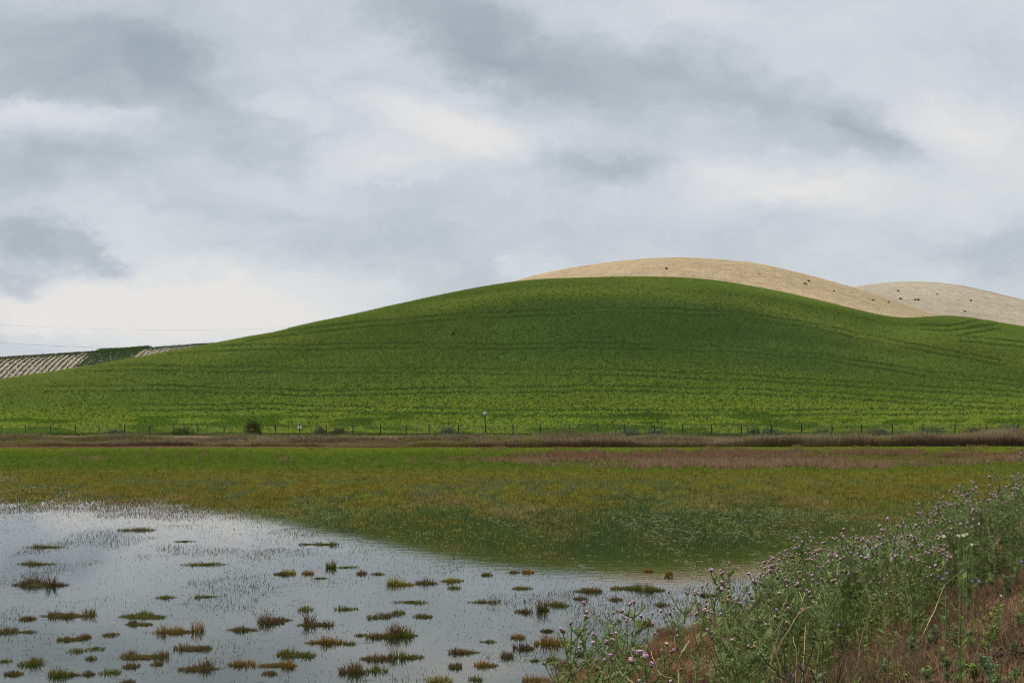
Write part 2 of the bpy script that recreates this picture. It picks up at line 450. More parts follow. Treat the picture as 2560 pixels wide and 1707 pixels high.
# ------------------------------------------------------------------ wet meadow grass
def meadow():
    A = Acc()
    n = 1150000
    u = rng.uniform(-220, 2780, n)
    d = np.sqrt(rng.uniform(39 ** 2, 162 ** 2, n))
    X = (u - CX) / F * d; Y = d
    e = dE(u)
    y = YM(d)
    x2 = u / K; y2 = y / K                     # 2352-px coordinates used when measuring the photo
    n1 = fbm(X * .22, Y * .07, 101, 4); n2 = fbm(X * .8, Y * .20, 102, 4); n3 = fbm(X * .10, Y * .035, 103, 3)
    yy = y2 + (n1 - .5) * 16
    dens = np.interp(yy, [1030, 1100, 1140, 1165, 1180, 1200, 1250, 1300, 1325, 1345], [1, 1, 1, 1, .97, .90, .85, .72, .42, .12])
    left = 1 - sstep(330, 640, x2 + (n1 - .5) * 160)
    ledge = np.interp(yy, [1150, 1166, 1180], [0, .82, .97])
    dens = dens * (1 - left * ledge)
    lakes = np.clip((x2 - 640) / 600 * 110 + 1170, 1160, 1320)          # open water in front of the reflection
    dens = dens * (1 - .85 * sstep(lakes, lakes + 40, yy))
    dens = dens * lerp(lerp(.8, .34, sstep(1120, 1200, yy)), 1.25, sstep(.35, .62, n2))
    gap = sstep(.54, .62, n3) * sstep(1078, 1095, yy)
    dens = dens * (1 - .6 * gap)
    ok = (Y < e + 1) & (rng.uniform(0, 1, n) < dens) & (bank_s(X, Y) < -11.5)
    u, X, Y, y2, yy, n1, n2, n3, x2, e = [a[ok] for a in (u, X, Y, y2, yy, n1, n2, n3, x2, e)]
    m = len(u)
    green_ = np.array([.118, .168, .022]); bright = np.array([.190, .240, .026]); olive = np.array([.195, .190, .030]); gold = np.array([.205, .155, .030])
    pale = np.array([.165, .185, .055]); red = np.array([.185, .110, .062]); dull = np.array([.145, .160, .055])
    c = np.tile(olive, (m, 1))
    c = vmix(c, green_, (1 - sstep(1066, 1095, yy)))
    c = vmix(c, olive, sstep(1400, 2000, x2) * .45 * (1 - sstep(1060, 1090, yy)))
    c = vmix(c, bright, (1 - sstep(1034, 1050, yy)) * .8)
    gm = sstep(.52, .66, n2) * sstep(1082, 1105, yy)
    c = vmix(c, gold, gm * .65)
    c = vmix(c, gold, (1 - sstep(380, 800, x2)) * sstep(1100, 1125, yy) * .5 * (.4 + .9 * n2))
    c = vmix(c, dull, (1 - sstep(.40, .52, n2)) * sstep(1085, 1110, yy) * .8)
    c = vmix(c, pale, sstep(1150, 1185, yy) * sstep(400, 700, x2) * (1 - gm * .8) * .9)
    tan = sstep(.56, .66, fbm(X * .45, Y * .12, 151, 3)) * sstep(1120, 1150, yy)
    c = vmix(c, np.array([.25, .185, .065]), tan * .8)
    h = np.interp(y2, [1030, 1080, 1120, 1180, 1300], [.15, .15, .15, .10, .07]) * rng.uniform(.6, 1.3, m)
    # brown sedge belt
    t_ = np.interp(x2, [930, 1000, 1060, 1110, 1200, 1300, 1700, 2000, 2200, 2352, 2600], [0, 6, 8, 6, 18, 30, 36, 34, 30, 18, 10])
    mid = np.interp(x2, [930, 1060, 1110, 1200, 1400, 1800, 2200, 2352, 2600], [1056, 1058, 1058, 1058, 1058, 1059, 1056, 1050, 1048])
    dev = np.abs(y2 + (n2 - .5) * 16 + (n1 - .5) * 10 - mid) - t_ / 2
    rm = (1 - sstep(-2, 2, dev)) * (t_ > 0)
    rp = sstep(.68, .76, n2) * (1 - sstep(1060, 1075, y2)) * .6
    rm = rm * (.45 + .55 * sstep(.38, .52, fbm(X * .16, Y * .10, 171, 3)))
    rm = np.maximum(rm, rp * (x2 > 100))
    redv = np.where((y2 > mid + 2)[:, None], np.array([.235, .150, .090])[None], red[None])
    c = c * (1 - rm[:, None]) + redv * rm[:, None]
    rm = rm * (rng.uniform(0, 1, m) < .38 + .6 * n2)
    h = np.where(rm > .5, .40 * rng.uniform(.45, 1.35, m), h)
    cl = fbm(X * 3.1, Y * 1.3, 141, 2)
    c = c * np.clip(1 + rng.normal(0, .38, m) + (cl - .5) * .9, .3, 2.3)[:, None]
    Z = np.maximum(ground_z(X, Y), -.02)
    a = rng.uniform(0, 2 * math.pi, m); l = np.abs(rng.normal(0, .5, m))
    lean = np.stack([np.cos(a), np.sin(a)], 1) * l[:, None]
    w = np.where(rm > .5, .05, np.interp(y2, [1100, 1200, 1300], [.036, .028, .019]))
    A.add(*blades(np.stack([X, Y, Z], 1), h, w, lean, c * .8, c * 1.15))
    # pale mats of dead stems lying flat on the water between the tufts
    k = 26000
    u = rng.uniform(500, 2780, k); d = np.sqrt(rng.uniform(41 ** 2, 100 ** 2, k)); X = (u - CX) / F * d
    ok = (rng.uniform(0, 1, k) < .12 + .9 * sstep(.5, .68, fbm(X * .35, d * .08, 131, 3))) & (bank_s(X, d) < -11.6) & (YM(d) / K < np.clip((u / K - 640) / 600 * 110 + 1185, 1170, 1345))
    X, d = X[ok], d[ok]; k = len(X)
    c = np.array([.19, .20, .10])[None] * rng.uniform(.6, 1.3, k)[:, None]
    a = rng.uniform(-.4, .4, k); Ls = rng.uniform(.02, .13, k); zz = rng.uniform(.006, .02, k)
    V = np.stack([np.stack([X - np.cos(a) * Ls, d - np.sin(a) * Ls, zz], 1), np.stack([X, d - .018, zz], 1), np.stack([X + np.cos(a) * Ls, d + np.sin(a) * Ls, zz], 1), np.stack([X, d + .018, zz + .01], 1)], 1).reshape(-1, 3)
    b = np.arange(k)[:, None] * 4
    A.add(V, np.concatenate([b + [0, 1, 2], b + [0, 2, 3]]), np.repeat(c, 4, 0))
    tag(A.build('meadow_grass', M_GRASS), 'green, olive and rust grass growing out of the flooded meadow', 'grass', kind='stuff')
meadow()

def shoots():
    A = Acc()
    n = 400000
    u = rng.uniform(-220, 2780, n)
    d = np.sqrt(rng.uniform(23 ** 2, 80 ** 2, n))
    X = (u - CX) / F * d; Y = d
    n1 = fbm(X * .5, Y * .25, 201, 4); n2 = fbm(X * .12, Y * .07, 202, 3)
    dens = .26 + .70 * sstep(.5, .72, n1) * sstep(.30, .6, n2)
    dens = dens + (.25 + .75 * sstep(.42, .58, n1)) * sstep(950, 1350, u) * (1 - sstep(38, 48, Y))
    dens = dens * np.interp(Y, [24, 42, 66], [.85, .7, .38])
    dens = dens + .5 * (1 - sstep(300, 700, u)) * sstep(58, 66, Y)
    ok = (rng.uniform(0, 1, n) < dens) & (bank_s(X, Y) < -11.8)
    X, Y, n1 = X[ok], Y[ok], n1[ok]; m = len(X)
    c = vmix(np.tile(np.array([.040, .045, .017]), (m, 1)), np.array([.075, .050, .025]), rng.uniform(0, 1, m))
    h = rng.uniform(.012, .055, m) * lerp(.8, 1.7, sstep(.5, .7, n1)) * np.interp(Y, [24, 60], [.9, 1.3])
    a = rng.uniform(0, 2 * math.pi, m); l = np.abs(rng.normal(0, .7, m))
    lean = np.stack([np.cos(a), np.sin(a)], 1) * l[:, None]
    A.add(*blades(np.stack([X, Y, np.full(m, -.008)], 1), h, rng.uniform(.008, .015, m), lean, c, c * 1.2))
    # floating wisps
    k = 2600
    u = rng.uniform(-200, 2500, k); d = np.sqrt(rng.uniform(24 ** 2, 70 ** 2, k)); X = (u - CX) / F * d
    ok = (bank_s(X, d) < -11.9) & (fbm(X * .5, d * .25, 201, 4) > .52); X = X[ok]; d = d[ok]; k = len(X)
    c = np.tile(np.array([.10, .10, .04]), (k, 1)) * rng.uniform(.5, 1.4, k)[:, None]
    a = rng.uniform(-.5, .5, k); Ls = rng.uniform(.05, .25, k)
    V = np.stack([np.stack([X - np.cos(a) * Ls, d - np.sin(a) * Ls, np.full(k, .004)], 1), np.stack([X + .0, d - .012, np.full(k, .006)], 1),
                  np.stack([X + np.cos(a) * Ls, d + np.sin(a) * Ls, np.full(k, .005)], 1), np.stack([X, d + .012, np.full(k, .006)], 1)], 1).reshape(-1, 3)
    b = np.arange(k)[:, None] * 4
    A.add(V, np.concatenate([b + [0, 1, 2], b + [0, 2, 3]]), np.repeat(c, 4, 0))
    tag(A.build('water_grass', M_GRASS), 'thin scattered grass shoots poking out of the open water', 'grass', kind='stuff')
shoots()

# ------------------------------------------------------------------ grass tussocks standing in the water, one object each
def tussock_mesh(wm, hm, style, dens=1.0, spread=1.0):
    A = Acc()
    r = wm / 2
    n = int(np.clip(420 * wm * dens + 60, 50, 1300))
    # overlapping sub clumps along the width
    k = max(1, int(round(wm / .17)))
    cxs = (np.arange(k) + .5) / k * 2 * r - r + rng.uniform(-.3, .3, k) * wm / k; cxs *= .9
    edge = 1 - (np.abs(cxs) / (r + 1e-6)) ** 2 * .45
    cys = rng.uniform(-1, 1, k) * min(r, .5) * .35 * spread; hs = rng.uniform(.15, 1.0, k) ** 1.2 * edge; hs[rng.integers(0, k)] = 1.0
    rs = np.maximum(wm / k * .85, .05) * rng.uniform(.9, 1.25, k)
    ki = rng.integers(0, k, n)
    a = rng.uniform(0, 2 * math.pi, n); q = np.sqrt(rng.uniform(0, 1, n))
    P = np.stack([cxs[ki] + np.cos(a) * q * rs[ki], cys[ki] + np.sin(a) * q * rs[ki] * 1.3, np.full(n, -.02)], 1)
    h = hm * hs[ki] * np.sqrt(np.clip(1 - .75 * q * q, .1, 1)) * rng.uniform(.4, 1.25, n) + .02
    lean = np.stack([np.cos(a), np.sin(a)], 1) * (q * rng.uniform(.1, .9, n))[:, None] + rng.normal(0, .28, (n, 2))
    pal = {'b': ((.085, .075, .020), (.150, .085, .045)), 'g': ((.075, .085, .018), (.150, .135, .030)), 'o': ((.13, .085, .018), (.26, .145, .035)),
           'p': ((.080, .062, .022), (.155, .092, .068)), 'y': ((.12, .11, .015), (.27, .21, .03)), 'd': ((.045, .035, .016), (.095, .060, .035))}[style]
    t = rng.uniform(0, 1, n)
    c0 = np.array(pal[0])[None] * rng.uniform(.7, 1.3, n)[:, None]; c1 = np.array(pal[1])[None] * rng.uniform(.65, 1.4, n)[:, None]
    A.add(*blades(P, h, rng.uniform(.010, .020, n), lean, c0, c1, seg=2))
    # low mat at the water line that the blades grow out of
    rk = .5 if dens < .6 else 1.0
    nb = 22; tb = np.arange(nb) / nb * 2 * math.pi; rr = 1 + (rng.uniform(0, 1, nb) - .5) * .7
    ring = np.stack([np.cos(tb) * rr * r * .70 * rk, np.sin(tb) * rr * min(r, .6) * .32 * rk, np.full(nb, -.012)], 1)
    rin = ring * np.array([.62, .62, 0]) + np.array([0, 0, .012 + .02 * min(1, wm)])
    Vb = np.concatenate([ring, rin, [[0, 0, .02 + .03 * min(1, wm)]]]); j = np.arange(nb); j2 = (j + 1) % nb
    Tb = np.concatenate([np.stack([j, j2, nb + j2], 1), np.stack([j, nb + j2, nb + j], 1), np.stack([nb + j, nb + j2, np.full(nb, 2 * nb)], 1)])
    A.add(Vb, Tb, np.array([.065, .058, .018])[None] * rng.uniform(.6, 1.4, len(Vb))[:, None])
    # loose shoots round about
    k3 = int(n * .5)
    P = np.stack([rng.normal(0, r * .48, k3), rng.normal(0, r * .25, k3), np.full(k3, -.01)], 1)
    c = np.array([.085, .080, .028])[None] * rng.uniform(.5, 1.5, k3)[:, None]
    A.add(*blades(P, rng.uniform(.03, .10, k3), rng.uniform(.007, .013, k3), rng.normal(0, .5, (k3, 2)), c, c * 1.2))
    # low matted collar lying on the water
    k2 = int(n * .6)
    a = rng.uniform(0, 2 * math.pi, k2); q = np.sqrt(rng.uniform(.05, 1, k2)) * 1.02
    P = np.stack([np.cos(a) * q * r, np.sin(a) * q * r * .5 * spread, np.full(k2, -.01)], 1)
    lean = np.stack([np.cos(a), np.sin(a)], 1) * rng.uniform(.8, 2.4, k2)[:, None]
    g = np.array([.10, .105, .022]) if style in 'gyb' else np.array([.095, .075, .025])
    c = g[None] * rng.uniform(.6, 1.4, k2)[:, None]
    A.add(*blades(P, rng.uniform(.02, .05, k2), rng.uniform(.010, .018, k2), lean, c, c * 1.2, seg=2))
    return A.mesh('tussock', M_GRASS)

# (zoom origin, zoom factor, [ (x, base y, width, height, style, label) ])
T5 = [(1150, 285, 330, 45, 'g', 'thin upright clump alone in the pale water near the far edge of the pond'), (380, 428, 380, 40, 'g', 'long thin broken clump in the pale water, upper of two near the left edge'),
      (300, 570, 330, 45, 'g', 'long thin broken clump in the pale water, lower of two near the left edge'), (340, 745, 470, 100, 'p', 'large brown topped tussock with a clear reflection, alone at the left edge of the water'),
      (1550, 380, 230, 15, 'g', None), (1720, 575, 420, 35, 'g', 'long flat green mat in the pale water, left of the hill reflection'), (1400, 850, 190, 40, 'g', None), (1740, 845, 180, 45, 'g', None),
      (560, 1005, 430, 80, 'b', 'long low rust and green tussock, below the large brown topped one at the left'), (1200, 1010, 390, 55, 'g', 'flat olive tussock just above and left of the rounded rust one'),
      (1170, 1075, 220, 45, 'b', 'thin brown strip of grass touching the underside of the flat olive tussock'), (1480, 1140, 380, 105, 'o', 'rounded rust brown tussock, thickest mound in the left part of the water'),
      (2030, 1120, 220, 45, 'b', 'small low brown tussock right of the rounded rust mound'), (570, 1205, 160, 45, 'b', None), (705, 1185, 80, 50, 'b', None), (935, 1165, 80, 35, 'b', None), (650, 1300, 110, 40, 'g', None), (800, 1280, 100, 30, 'g', None),
      (1200, 1350, 380, 75, 'b', 'long slanting brown strip of tufts near the bottom left of the water'), (1620, 1280, 300, 60, 'b', 'brown and white flecked tuft right above the dense olive one at the bottom'),
      (1690, 1450, 310, 90, 'b', 'dense olive tussock with brown upright tips near the bottom edge, left of the orange one'), (2010, 1415, 200, 75, 'o', None), (280, 1410, 160, 75, 'g', 'loose green tuft low in the left corner of the water'),
      (500, 1500, 140, 80, 'g', 'rounded green gold tuft at the bottom edge, left part of the water'), (120, 1495, 150, 50, 'b', None), (620, 1500, 140, 40, 'g', None), (745, 1495, 60, 45, 'b', None), (940, 1480, 120, 50, 'g', None), (1060, 1572, 140, 45, 'd', 'dark reddish tuft cut by the bottom edge of the picture'),
      (60, 1140, 110, 60, 'b', None), (230, 1140, 130, 35, 'g', None), (240, 1030, 140, 45, 'b', None), (1120, 1430, 100, 45, 'b', None), (35, 1385, 130, 20, 'g', None), (755, 1365, 60, 45, 'g', None), (1330, 1410, 70, 35, 'b', None)]
T6 = [(430, 405, 150, 30, 'g', None), (590, 405, 180, 40, 'g', 'thin green sprigs closest to the hill reflection'), (210, 655, 110, 45, 'b', None), (290, 650, 70, 60, 'y', None), (440, 650, 70, 45, 'o', None), (530, 690, 150, 18, 'g', None),
      (625, 600, 50, 70, 'g', 'single tall green sprig standing up from a flat strip of grass'), (750, 598, 220, 25, 'g', None), (880, 650, 60, 45, 'b', None), (1020, 655, 150, 30, 'g', None),
      (1220, 742, 230, 75, 'y', 'bright yellow olive tussock, left end of the long row below the hill reflection'), (1430, 732, 180, 60, 'b', 'brown middle tussock of the long row below the hill reflection'), (1640, 712, 170, 45, 'y', 'yellowish right end tussock of the long row below the hill reflection'),
      (1660, 770, 70, 40, 'g', None), (1925, 660, 60, 35, 'b', None), (1900, 890, 300, 60, 'g', None), (1290, 890, 350, 35, 'g', None),
      (120, 1060, 150, 90, 'p', 'smaller dark brown tussock directly left of the big purple brown one'), (240, 1040, 150, 50, 'd', None), (500, 1080, 310, 120, 'p', 'big purple brown tussock, tallest mound in the middle of the water'), (410, 955, 80, 60, 'g', None), (760, 948, 170, 55, 'g', None),
      (1000, 1020, 110, 45, 'g', None), (1100, 1005, 100, 50, 'p', None), (1210, 982, 90, 50, 'g', None), (1410, 1012, 150, 35, 'b', None), (1070, 1178, 210, 110, 'b', 'spiky brown tussock with a long reflection, left of a narrow upright one'),
      (1185, 1165, 60, 115, 'd', 'narrow upright dark tuft squeezed between two spiky tussocks'), (1275, 1170, 150, 85, 'g', 'green spiky tussock right of the narrow upright dark tuft'), (560, 1228, 250, 75, 'o', 'straw topped low tussock beside a pale green mat'), (770, 1238, 180, 45, 'g', None),
      (330, 1335, 330, 70, 'g', 'wide olive tussock above the orange strip near the bottom'), (180, 1420, 310, 65, 'o', 'wide orange brown strip of grass near the bottom edge'), (950, 1365, 170, 80, 'b', None), (1080, 1365, 100, 45, 'p', None),
      (1280, 1355, 240, 90, 'g', 'bushy olive green tussock above the darkest one near the bottom centre'), (820, 1478, 200, 110, 'b', 'dark olive tussock with curled blades at the bottom centre'), (990, 1468, 120, 70, 'g', None), (1760, 1312, 260, 65, 'b', None), (1930, 1422, 170, 60, 'o', None),
      (1520, 1555, 130, 60, 'y', None), (1940, 1222, 120, 35, 'g', None), (2110, 1345, 60, 80, 'p', None), (1680, 1432, 80, 60, 'b', None), (130, 1490, 80, 40, 'b', None), (870, 1168, 90, 22, 'g', None), (1850, 1540, 90, 50, 'g', None)]
T7 = [(640, 797, 230, 50, 'b', 'low brown tussock just left of the wide one with purple stems'), (960, 775, 270, 65, 'g', 'wide olive tussock with tall purple stems at the edge of the hill reflection'), (1190, 790, 170, 65, 'g', 'green tuft just right of the wide one with purple stems'), (100, 970, 130, 65, 'b', None),
      (260, 960, 90, 120, 'b', 'upright brown tuft with loose tall blades near the middle of the bank side water'), (340, 912, 100, 55, 'g', None), (570, 862, 120, 35, 'b', None), (410, 922, 100, 55, 'g', None), (40, 1187, 80, 50, 'o', None), (360, 1235, 330, 95, 'o', 'long rust brown tussock left of the nearest pink thistle'),
      (120, 1284, 130, 75, 'd', 'dark brown tuft touching the left end of the long rust one by the thistle'), (560, 1332, 70, 55, 'd', None), (340, 1382, 90, 55, 'b', None), (450, 1425, 110, 85, 'b', None), (210, 1550, 180, 85, 'o', None), (300, 1132, 80, 28, 'd', None),
      (1110, 1075, 110, 55, 'b', None), (1300, 1132, 150, 60, 'b', 'brown tuft showing between the two foremost thistles'), (1330, 1235, 200, 95, 'd', 'dark matted tussock at the foot of the bank between the two foremost thistles'), (130, 640, 60, 40, 'o', None), (20, 640, 50, 28, 'b', None), (1320, 665, 30, 60, 'o', 'tiny upright rust tuft in the brown reflection'),
      (1145, 630, 50, 35, 'o', None), (870, 872, 70, 35, 'b', None), (1050, 1268, 70, 35, 'd', None), (190, 1382, 60, 22, 'g', None), (80, 775, 180, 35, 'g', None), (1250, 915, 80, 35, 'b', None), (1660, 835, 180, 45, 'd', None)]
STY = {'b': 'brown', 'g': 'thin green', 'o': 'rust', 'p': 'purplish brown', 'y': 'yellow green', 'd': 'dark'}
def put_tussock(px, py, wp, hp, st, lab):
    d = CAMH * F / (py - HY)
    wp = wp * (1 if lab else .85); wm = wp * d / F; hm = hp * d / F * (1.15 if lab else .9)
    sparse = .45 if hp / max(wp, 1) < .14 or st == 'g' and lab is None else 1.0
    o = link('grass_tussock', tussock_mesh(wm, hm, st, sparse))
    o.location = ((px - CX) / F * d, d, 0); 
    if not lab:
        zone = 'at the near bottom of the open water' if py > 1600 else ('in the middle of the open water' if py > 1480 else 'in the pale far water')
        side = 'left' if px < 640 else ('centre' if px < 1280 else 'right')
        lab = f'small {STY[st]} grass tuft {zone}, {side} part'
    tag(o, lab, 'grass tussock', 'grass tussocks standing in the flood water')
for (ox, oy, sc, TL) in ((0, 1240, .2978, T5), (640, 1240, .2978, T6), (1280, 1240, .2978, T7)):
    for (x, y, w, h, st, lab) in TL:
        put_tussock(ox + x * sc, oy + y * sc, w * sc, h * sc, st, lab)

# ------------------------------------------------------------------ tall dry grass on the rise before the fence
def berm():
    A = Acc()
    n = 120000
    u = rng.uniform(-260, 2820, n); f = rng.uniform(0, 1, n)
    e, fl = dE(u), dF(u)
    d = e + .5 + f * (np.minimum(fl - 2.5, e + np.interp(u, [0, 1000, 2560], [40, 22, 10])) - e)
    X = (u - CX) / F * d
    n1 = fbm(X * .12, d * .12, 301, 4); n2 = fbm(X * .4, d * .3, 302, 3)
    right = sstep(1200, 1700, u)
    start = np.interp(u, [0, 900, 1300, 1700], [8, 6, 2.5, 1.2]) + (n1 - .5) * 7 * (1 - right * .4)
    ok = (d - e > start) & (rng.uniform(0, 1, n) < .55 + .9 * n1)
    u, d, X, n1, n2, right, e, start = [a[ok] for a in (u, d, X, n1, n2, right, e, start)]
    m = len(u)
    Z = ground_z(X, d)
    h = (lerp(.62, 1.12, right) * rng.uniform(.7, 1.12, m)) * lerp(lerp(.35, .62, right), 1.25, sstep(.3, .68, n1)) * (1 - .35 * sstep(2.5, 7, d - e - start) * right) * lerp(.72, 1.3, fbm(X * .07, d * .03, 333, 2))
    stem = np.tile(np.array([.078, .050, .028]), (m, 1)); tip = np.tile(np.array([.29, .215, .125]), (m, 1))
    ol = sstep(.46, .60, n2) * (1 - right * .62)
    stem = vmix(stem, np.array([.10, .095, .025]), ol); tip = vmix(tip, np.array([.24, .22, .075]), ol)
    pt = sstep(.55, .66, fbm(X * .25, d * .2, 341, 3))
    stem = vmix(stem, np.array([.17, .13, .06]), pt * .7); tip = vmix(tip, np.array([.34, .29, .17]), pt * .7)
    gr = sstep(.62, .72, n1) * .6
    tip = vmix(tip, np.array([.17, .17, .11]), gr)
    j = rng.uniform(.7, 1.35, m)[:, None]
    for k in range(3):
        a = rng.uniform(0, 2 * math.pi, m); lean = np.stack([np.cos(a), np.sin(a)], 1) * rng.uniform(.02, .28, m)[:, None]
        P = np.stack([X + rng.normal(0, .1, m), d + rng.normal(0, .1, m), Z - .02], 1)
        hh = h * rng.uniform(.7, 1.15, m)
        A.add(*blades(P, hh, .045, lean, stem * j, stem * j * .75 + tip * .25 * j))
        # pale seed head above
        sel = rng.uniform(0, 1, m) < .26
        P2 = P[sel].copy(); P2[:, 2] += hh[sel] * .80; P2[:, :2] += lean[sel] * (hh[sel] * .80)[:, None]
        A.add(*blades(P2, hh[sel] * .30, .05, lean[sel], tip[sel] * j[sel], tip[sel] * j[sel] * 1.1))
    # short pinkish stubble in front, left half
    k = 40000
    u = rng.uniform(-260, 1500, k); d = dE(u) + rng.uniform(-.3, 13, k); X = (u - CX) / F * d
    c = np.tile(np.array([.20, .115, .072]), (k, 1)); q = fbm(X * .15, d * .3, 311, 3)
    c = vmix(c, np.array([.17, .135, .04]), sstep(.45, .65, q)) * rng.uniform(.6, 1.4, k)[:, None]
    a = rng.uniform(0, 2 * math.pi, k); lean = np.stack([np.cos(a), np.sin(a)], 1) * rng.uniform(.1, .8, k)[:, None]
    A.add(*blades(np.stack([X, d, ground_z(X, d) - .01], 1), rng.uniform(.06, .22, k), .04, lean, c * .9, c * 1.1))
    tag(A.build('dry_grass', M_DRY), 'belt of tall dry brown grass with pale seed heads before the fence', 'dry grass', kind='stuff')
    # green weeds along the fence
    B = Acc(); k = 46000
    u = rng.uniform(-260, 2820, k); d = dF(u) + rng.uniform(-5, 6.5, k); X = (u - CX) / F * d
    q = fbm(X * .25, d * .25, 321, 3); r = sstep(1400, 2300, u)
    c = np.tile(np.array([.060, .105, .020]), (k, 1)); c = vmix(c, np.array([.085, .105, .055]), r * .8)
    c = vmix(c, np.array([.15, .14, .045]), sstep(.6, .7, q)) * rng.uniform(.55, 1.45, k)[:, None]
    h = lerp(.30, .62, r) * rng.uniform(.4, 1.2, k) * lerp(.4, 1.4, sstep(.3, .7, q))
    a = rng.uniform(0, 2 * math.pi, k); lean = np.stack([np.cos(a), np.sin(a)], 1) * rng.uniform(.1, .7, k)[:, None]
    B.add(*blades(np.stack([X, d, ground_z(X, d) - .02], 1), h, .07, lean, c * .8, c * 1.15))
    tag(B.build('fence_weeds', M_GRASS), 'low green and greyish weeds growing along the wire fence', 'weeds', kind='stuff')
berm()

# ------------------------------------------------------------------ tubes, boxes
def tube(points, radii, sides=6, cap=True):
    pts = [Vector(p) for p in points]; n = len(pts)
    if np.ndim(radii) == 0: radii = [radii] * n
    V, Fq = [], []
    for i, p in enumerate(pts):
        d = (pts[min(i + 1, n - 1)] - pts[max(i - 1, 0)]).normalized()
        a = d.cross(Vector((0, 0, 1)))
        if a.length < 1e-3: a = Vector((1, 0, 0))
        a.normalize(); b = d.cross(a)
        for k in range(sides):
            t = 2 * math.pi * k / sides
            V.append(p + (a * math.cos(t) + b * math.sin(t)) * radii[i])
    for i in range(n - 1):
        for k in range(sides):
            k2 = (k + 1) % sides
            Fq.append((i * sides + k, i * sides + k2, (i + 1) * sides + k2, (i + 1) * sides + k))
    return np.array([tuple(v) for v in V]), np.array(Fq)

def box(c, s, bev=0.0):
    x, y, z = c; a, b, d = s[0] / 2, s[1] / 2, s[2] / 2
    V = np.array([[x + i * a, y + j * b, z + k * d] for k in (-1, 1) for i, j in ((-1, -1), (1, -1), (1, 1), (-1, 1))])
    Fq = np.array([[0, 3, 2, 1], [4, 5, 6, 7], [0, 1, 5, 4], [1, 2, 6, 5], [2, 3, 7, 6], [3, 0, 4, 7]])
    return V, Fq

class Geo:
    def __init__(s): s.V, s.F, s.n = [], {}, 0
    def add(s, VF):
        V, Fq = VF
        s.V.append(V); s.F.setdefault(Fq.shape[1], []).append(Fq + s.n); s.n += len(V); return s
    def mesh(s, name, mat, smooth=False):
        return make_mesh(name, np.concatenate(s.V), [np.concatenate(f) for f in s.F.values()], None, [mat], smooth=smooth)
    def build(s, name, mat, parent=None, smooth=False):
        return link(name, s.mesh(name, mat, smooth), parent)

# ------------------------------------------------------------------ wire fence
POSTS = [-58, 5, 64, 126, 188, 247, 311, 374, 435, 495, 560, 623, 688, 749, 816, 882, 951, 1015, 1073, 1146, 1214, 1283, 1352, 1423, 1494, 1562, 1636, 1707, 1779, 1854, 1929, 2004, 2080, 2154, 2231, 2308, 2387, 2466, 2544, 2625, 2706]
def fpos(px):
    d = float(dF(px)); x = (px - CX) / F * d
    return Vector((x, d, float(ground_z(x, d))))
f0 = fpos(1280)
fence = empty('wire_fence', f0)
tag(fence, 'long wire fence on thin dark posts along the foot of the green hill', 'fence')
tops = []
for i, px in enumerate(POSTS):
    p = fpos(px) - f0
    hh = 1.50 + random.uniform(-.07, .07)
    if px == 1214: hh = 1.2
    lx, ly = random.uniform(-.05, .05), random.uniform(-.03, .03)
    g = Geo()
    g.add(tube([p + Vector((0, 0, -.3)), p + Vector((lx * .5, ly * .5, hh * .5)), p + Vector((lx, ly, hh))], [.078, .075, .07], 6))
    g.add(tube([p + Vector((lx, ly, hh)), p + Vector((lx, ly, hh + .03))], [.055, .02], 6))
    g.build('post', M_POST, fence)
    tops.append((p, hh, lx, ly))
    if px == 1146:
        b = Geo().add(tube([p + Vector((.05, 0, .95)), p + Vector((.95, -.1, .35)), p + Vector((1.75, -.2, -.2))], [.045, .045, .045], 6))
        b.build('brace', M_POST, fence)
for hgt, rad in ((1.42, .016), (1.05, .013), (.70, .013), (.35, .013)):
    pts = []
    for i, (p, hh, lx, ly) in enumerate(tops):
        h2 = min(hgt, hh - .05)
        pts.append(p + Vector((lx * h2 / hh, ly * h2 / hh - .065, h2)))
        if i + 1 < len(tops):
            q, h3, l3, m3 = tops[i + 1]
            a = pts[-1]; b = q + Vector((l3, m3 - .065, min(hgt, h3 - .05)))
            pts.append((a + b) / 2 + Vector((0, 0, -.03)))
    Geo().add(tube(pts, rad, 4)).build('wire', M_WIRE, fence)
# woven wire between the strands: one netting mesh
g = Geo()
for i in range(len(tops) - 1):
    (p, hh, *_), (q, h3, *_) = tops[i], tops[i + 1]
    for k in range(1, 9):
        a = p.lerp(q, k / 9)
        g.add(tube([a + Vector((0, -.065, .30)), a + Vector((0, -.065, 1.06))], .0075, 3))
g.build('netting', M_WIRE, fence)

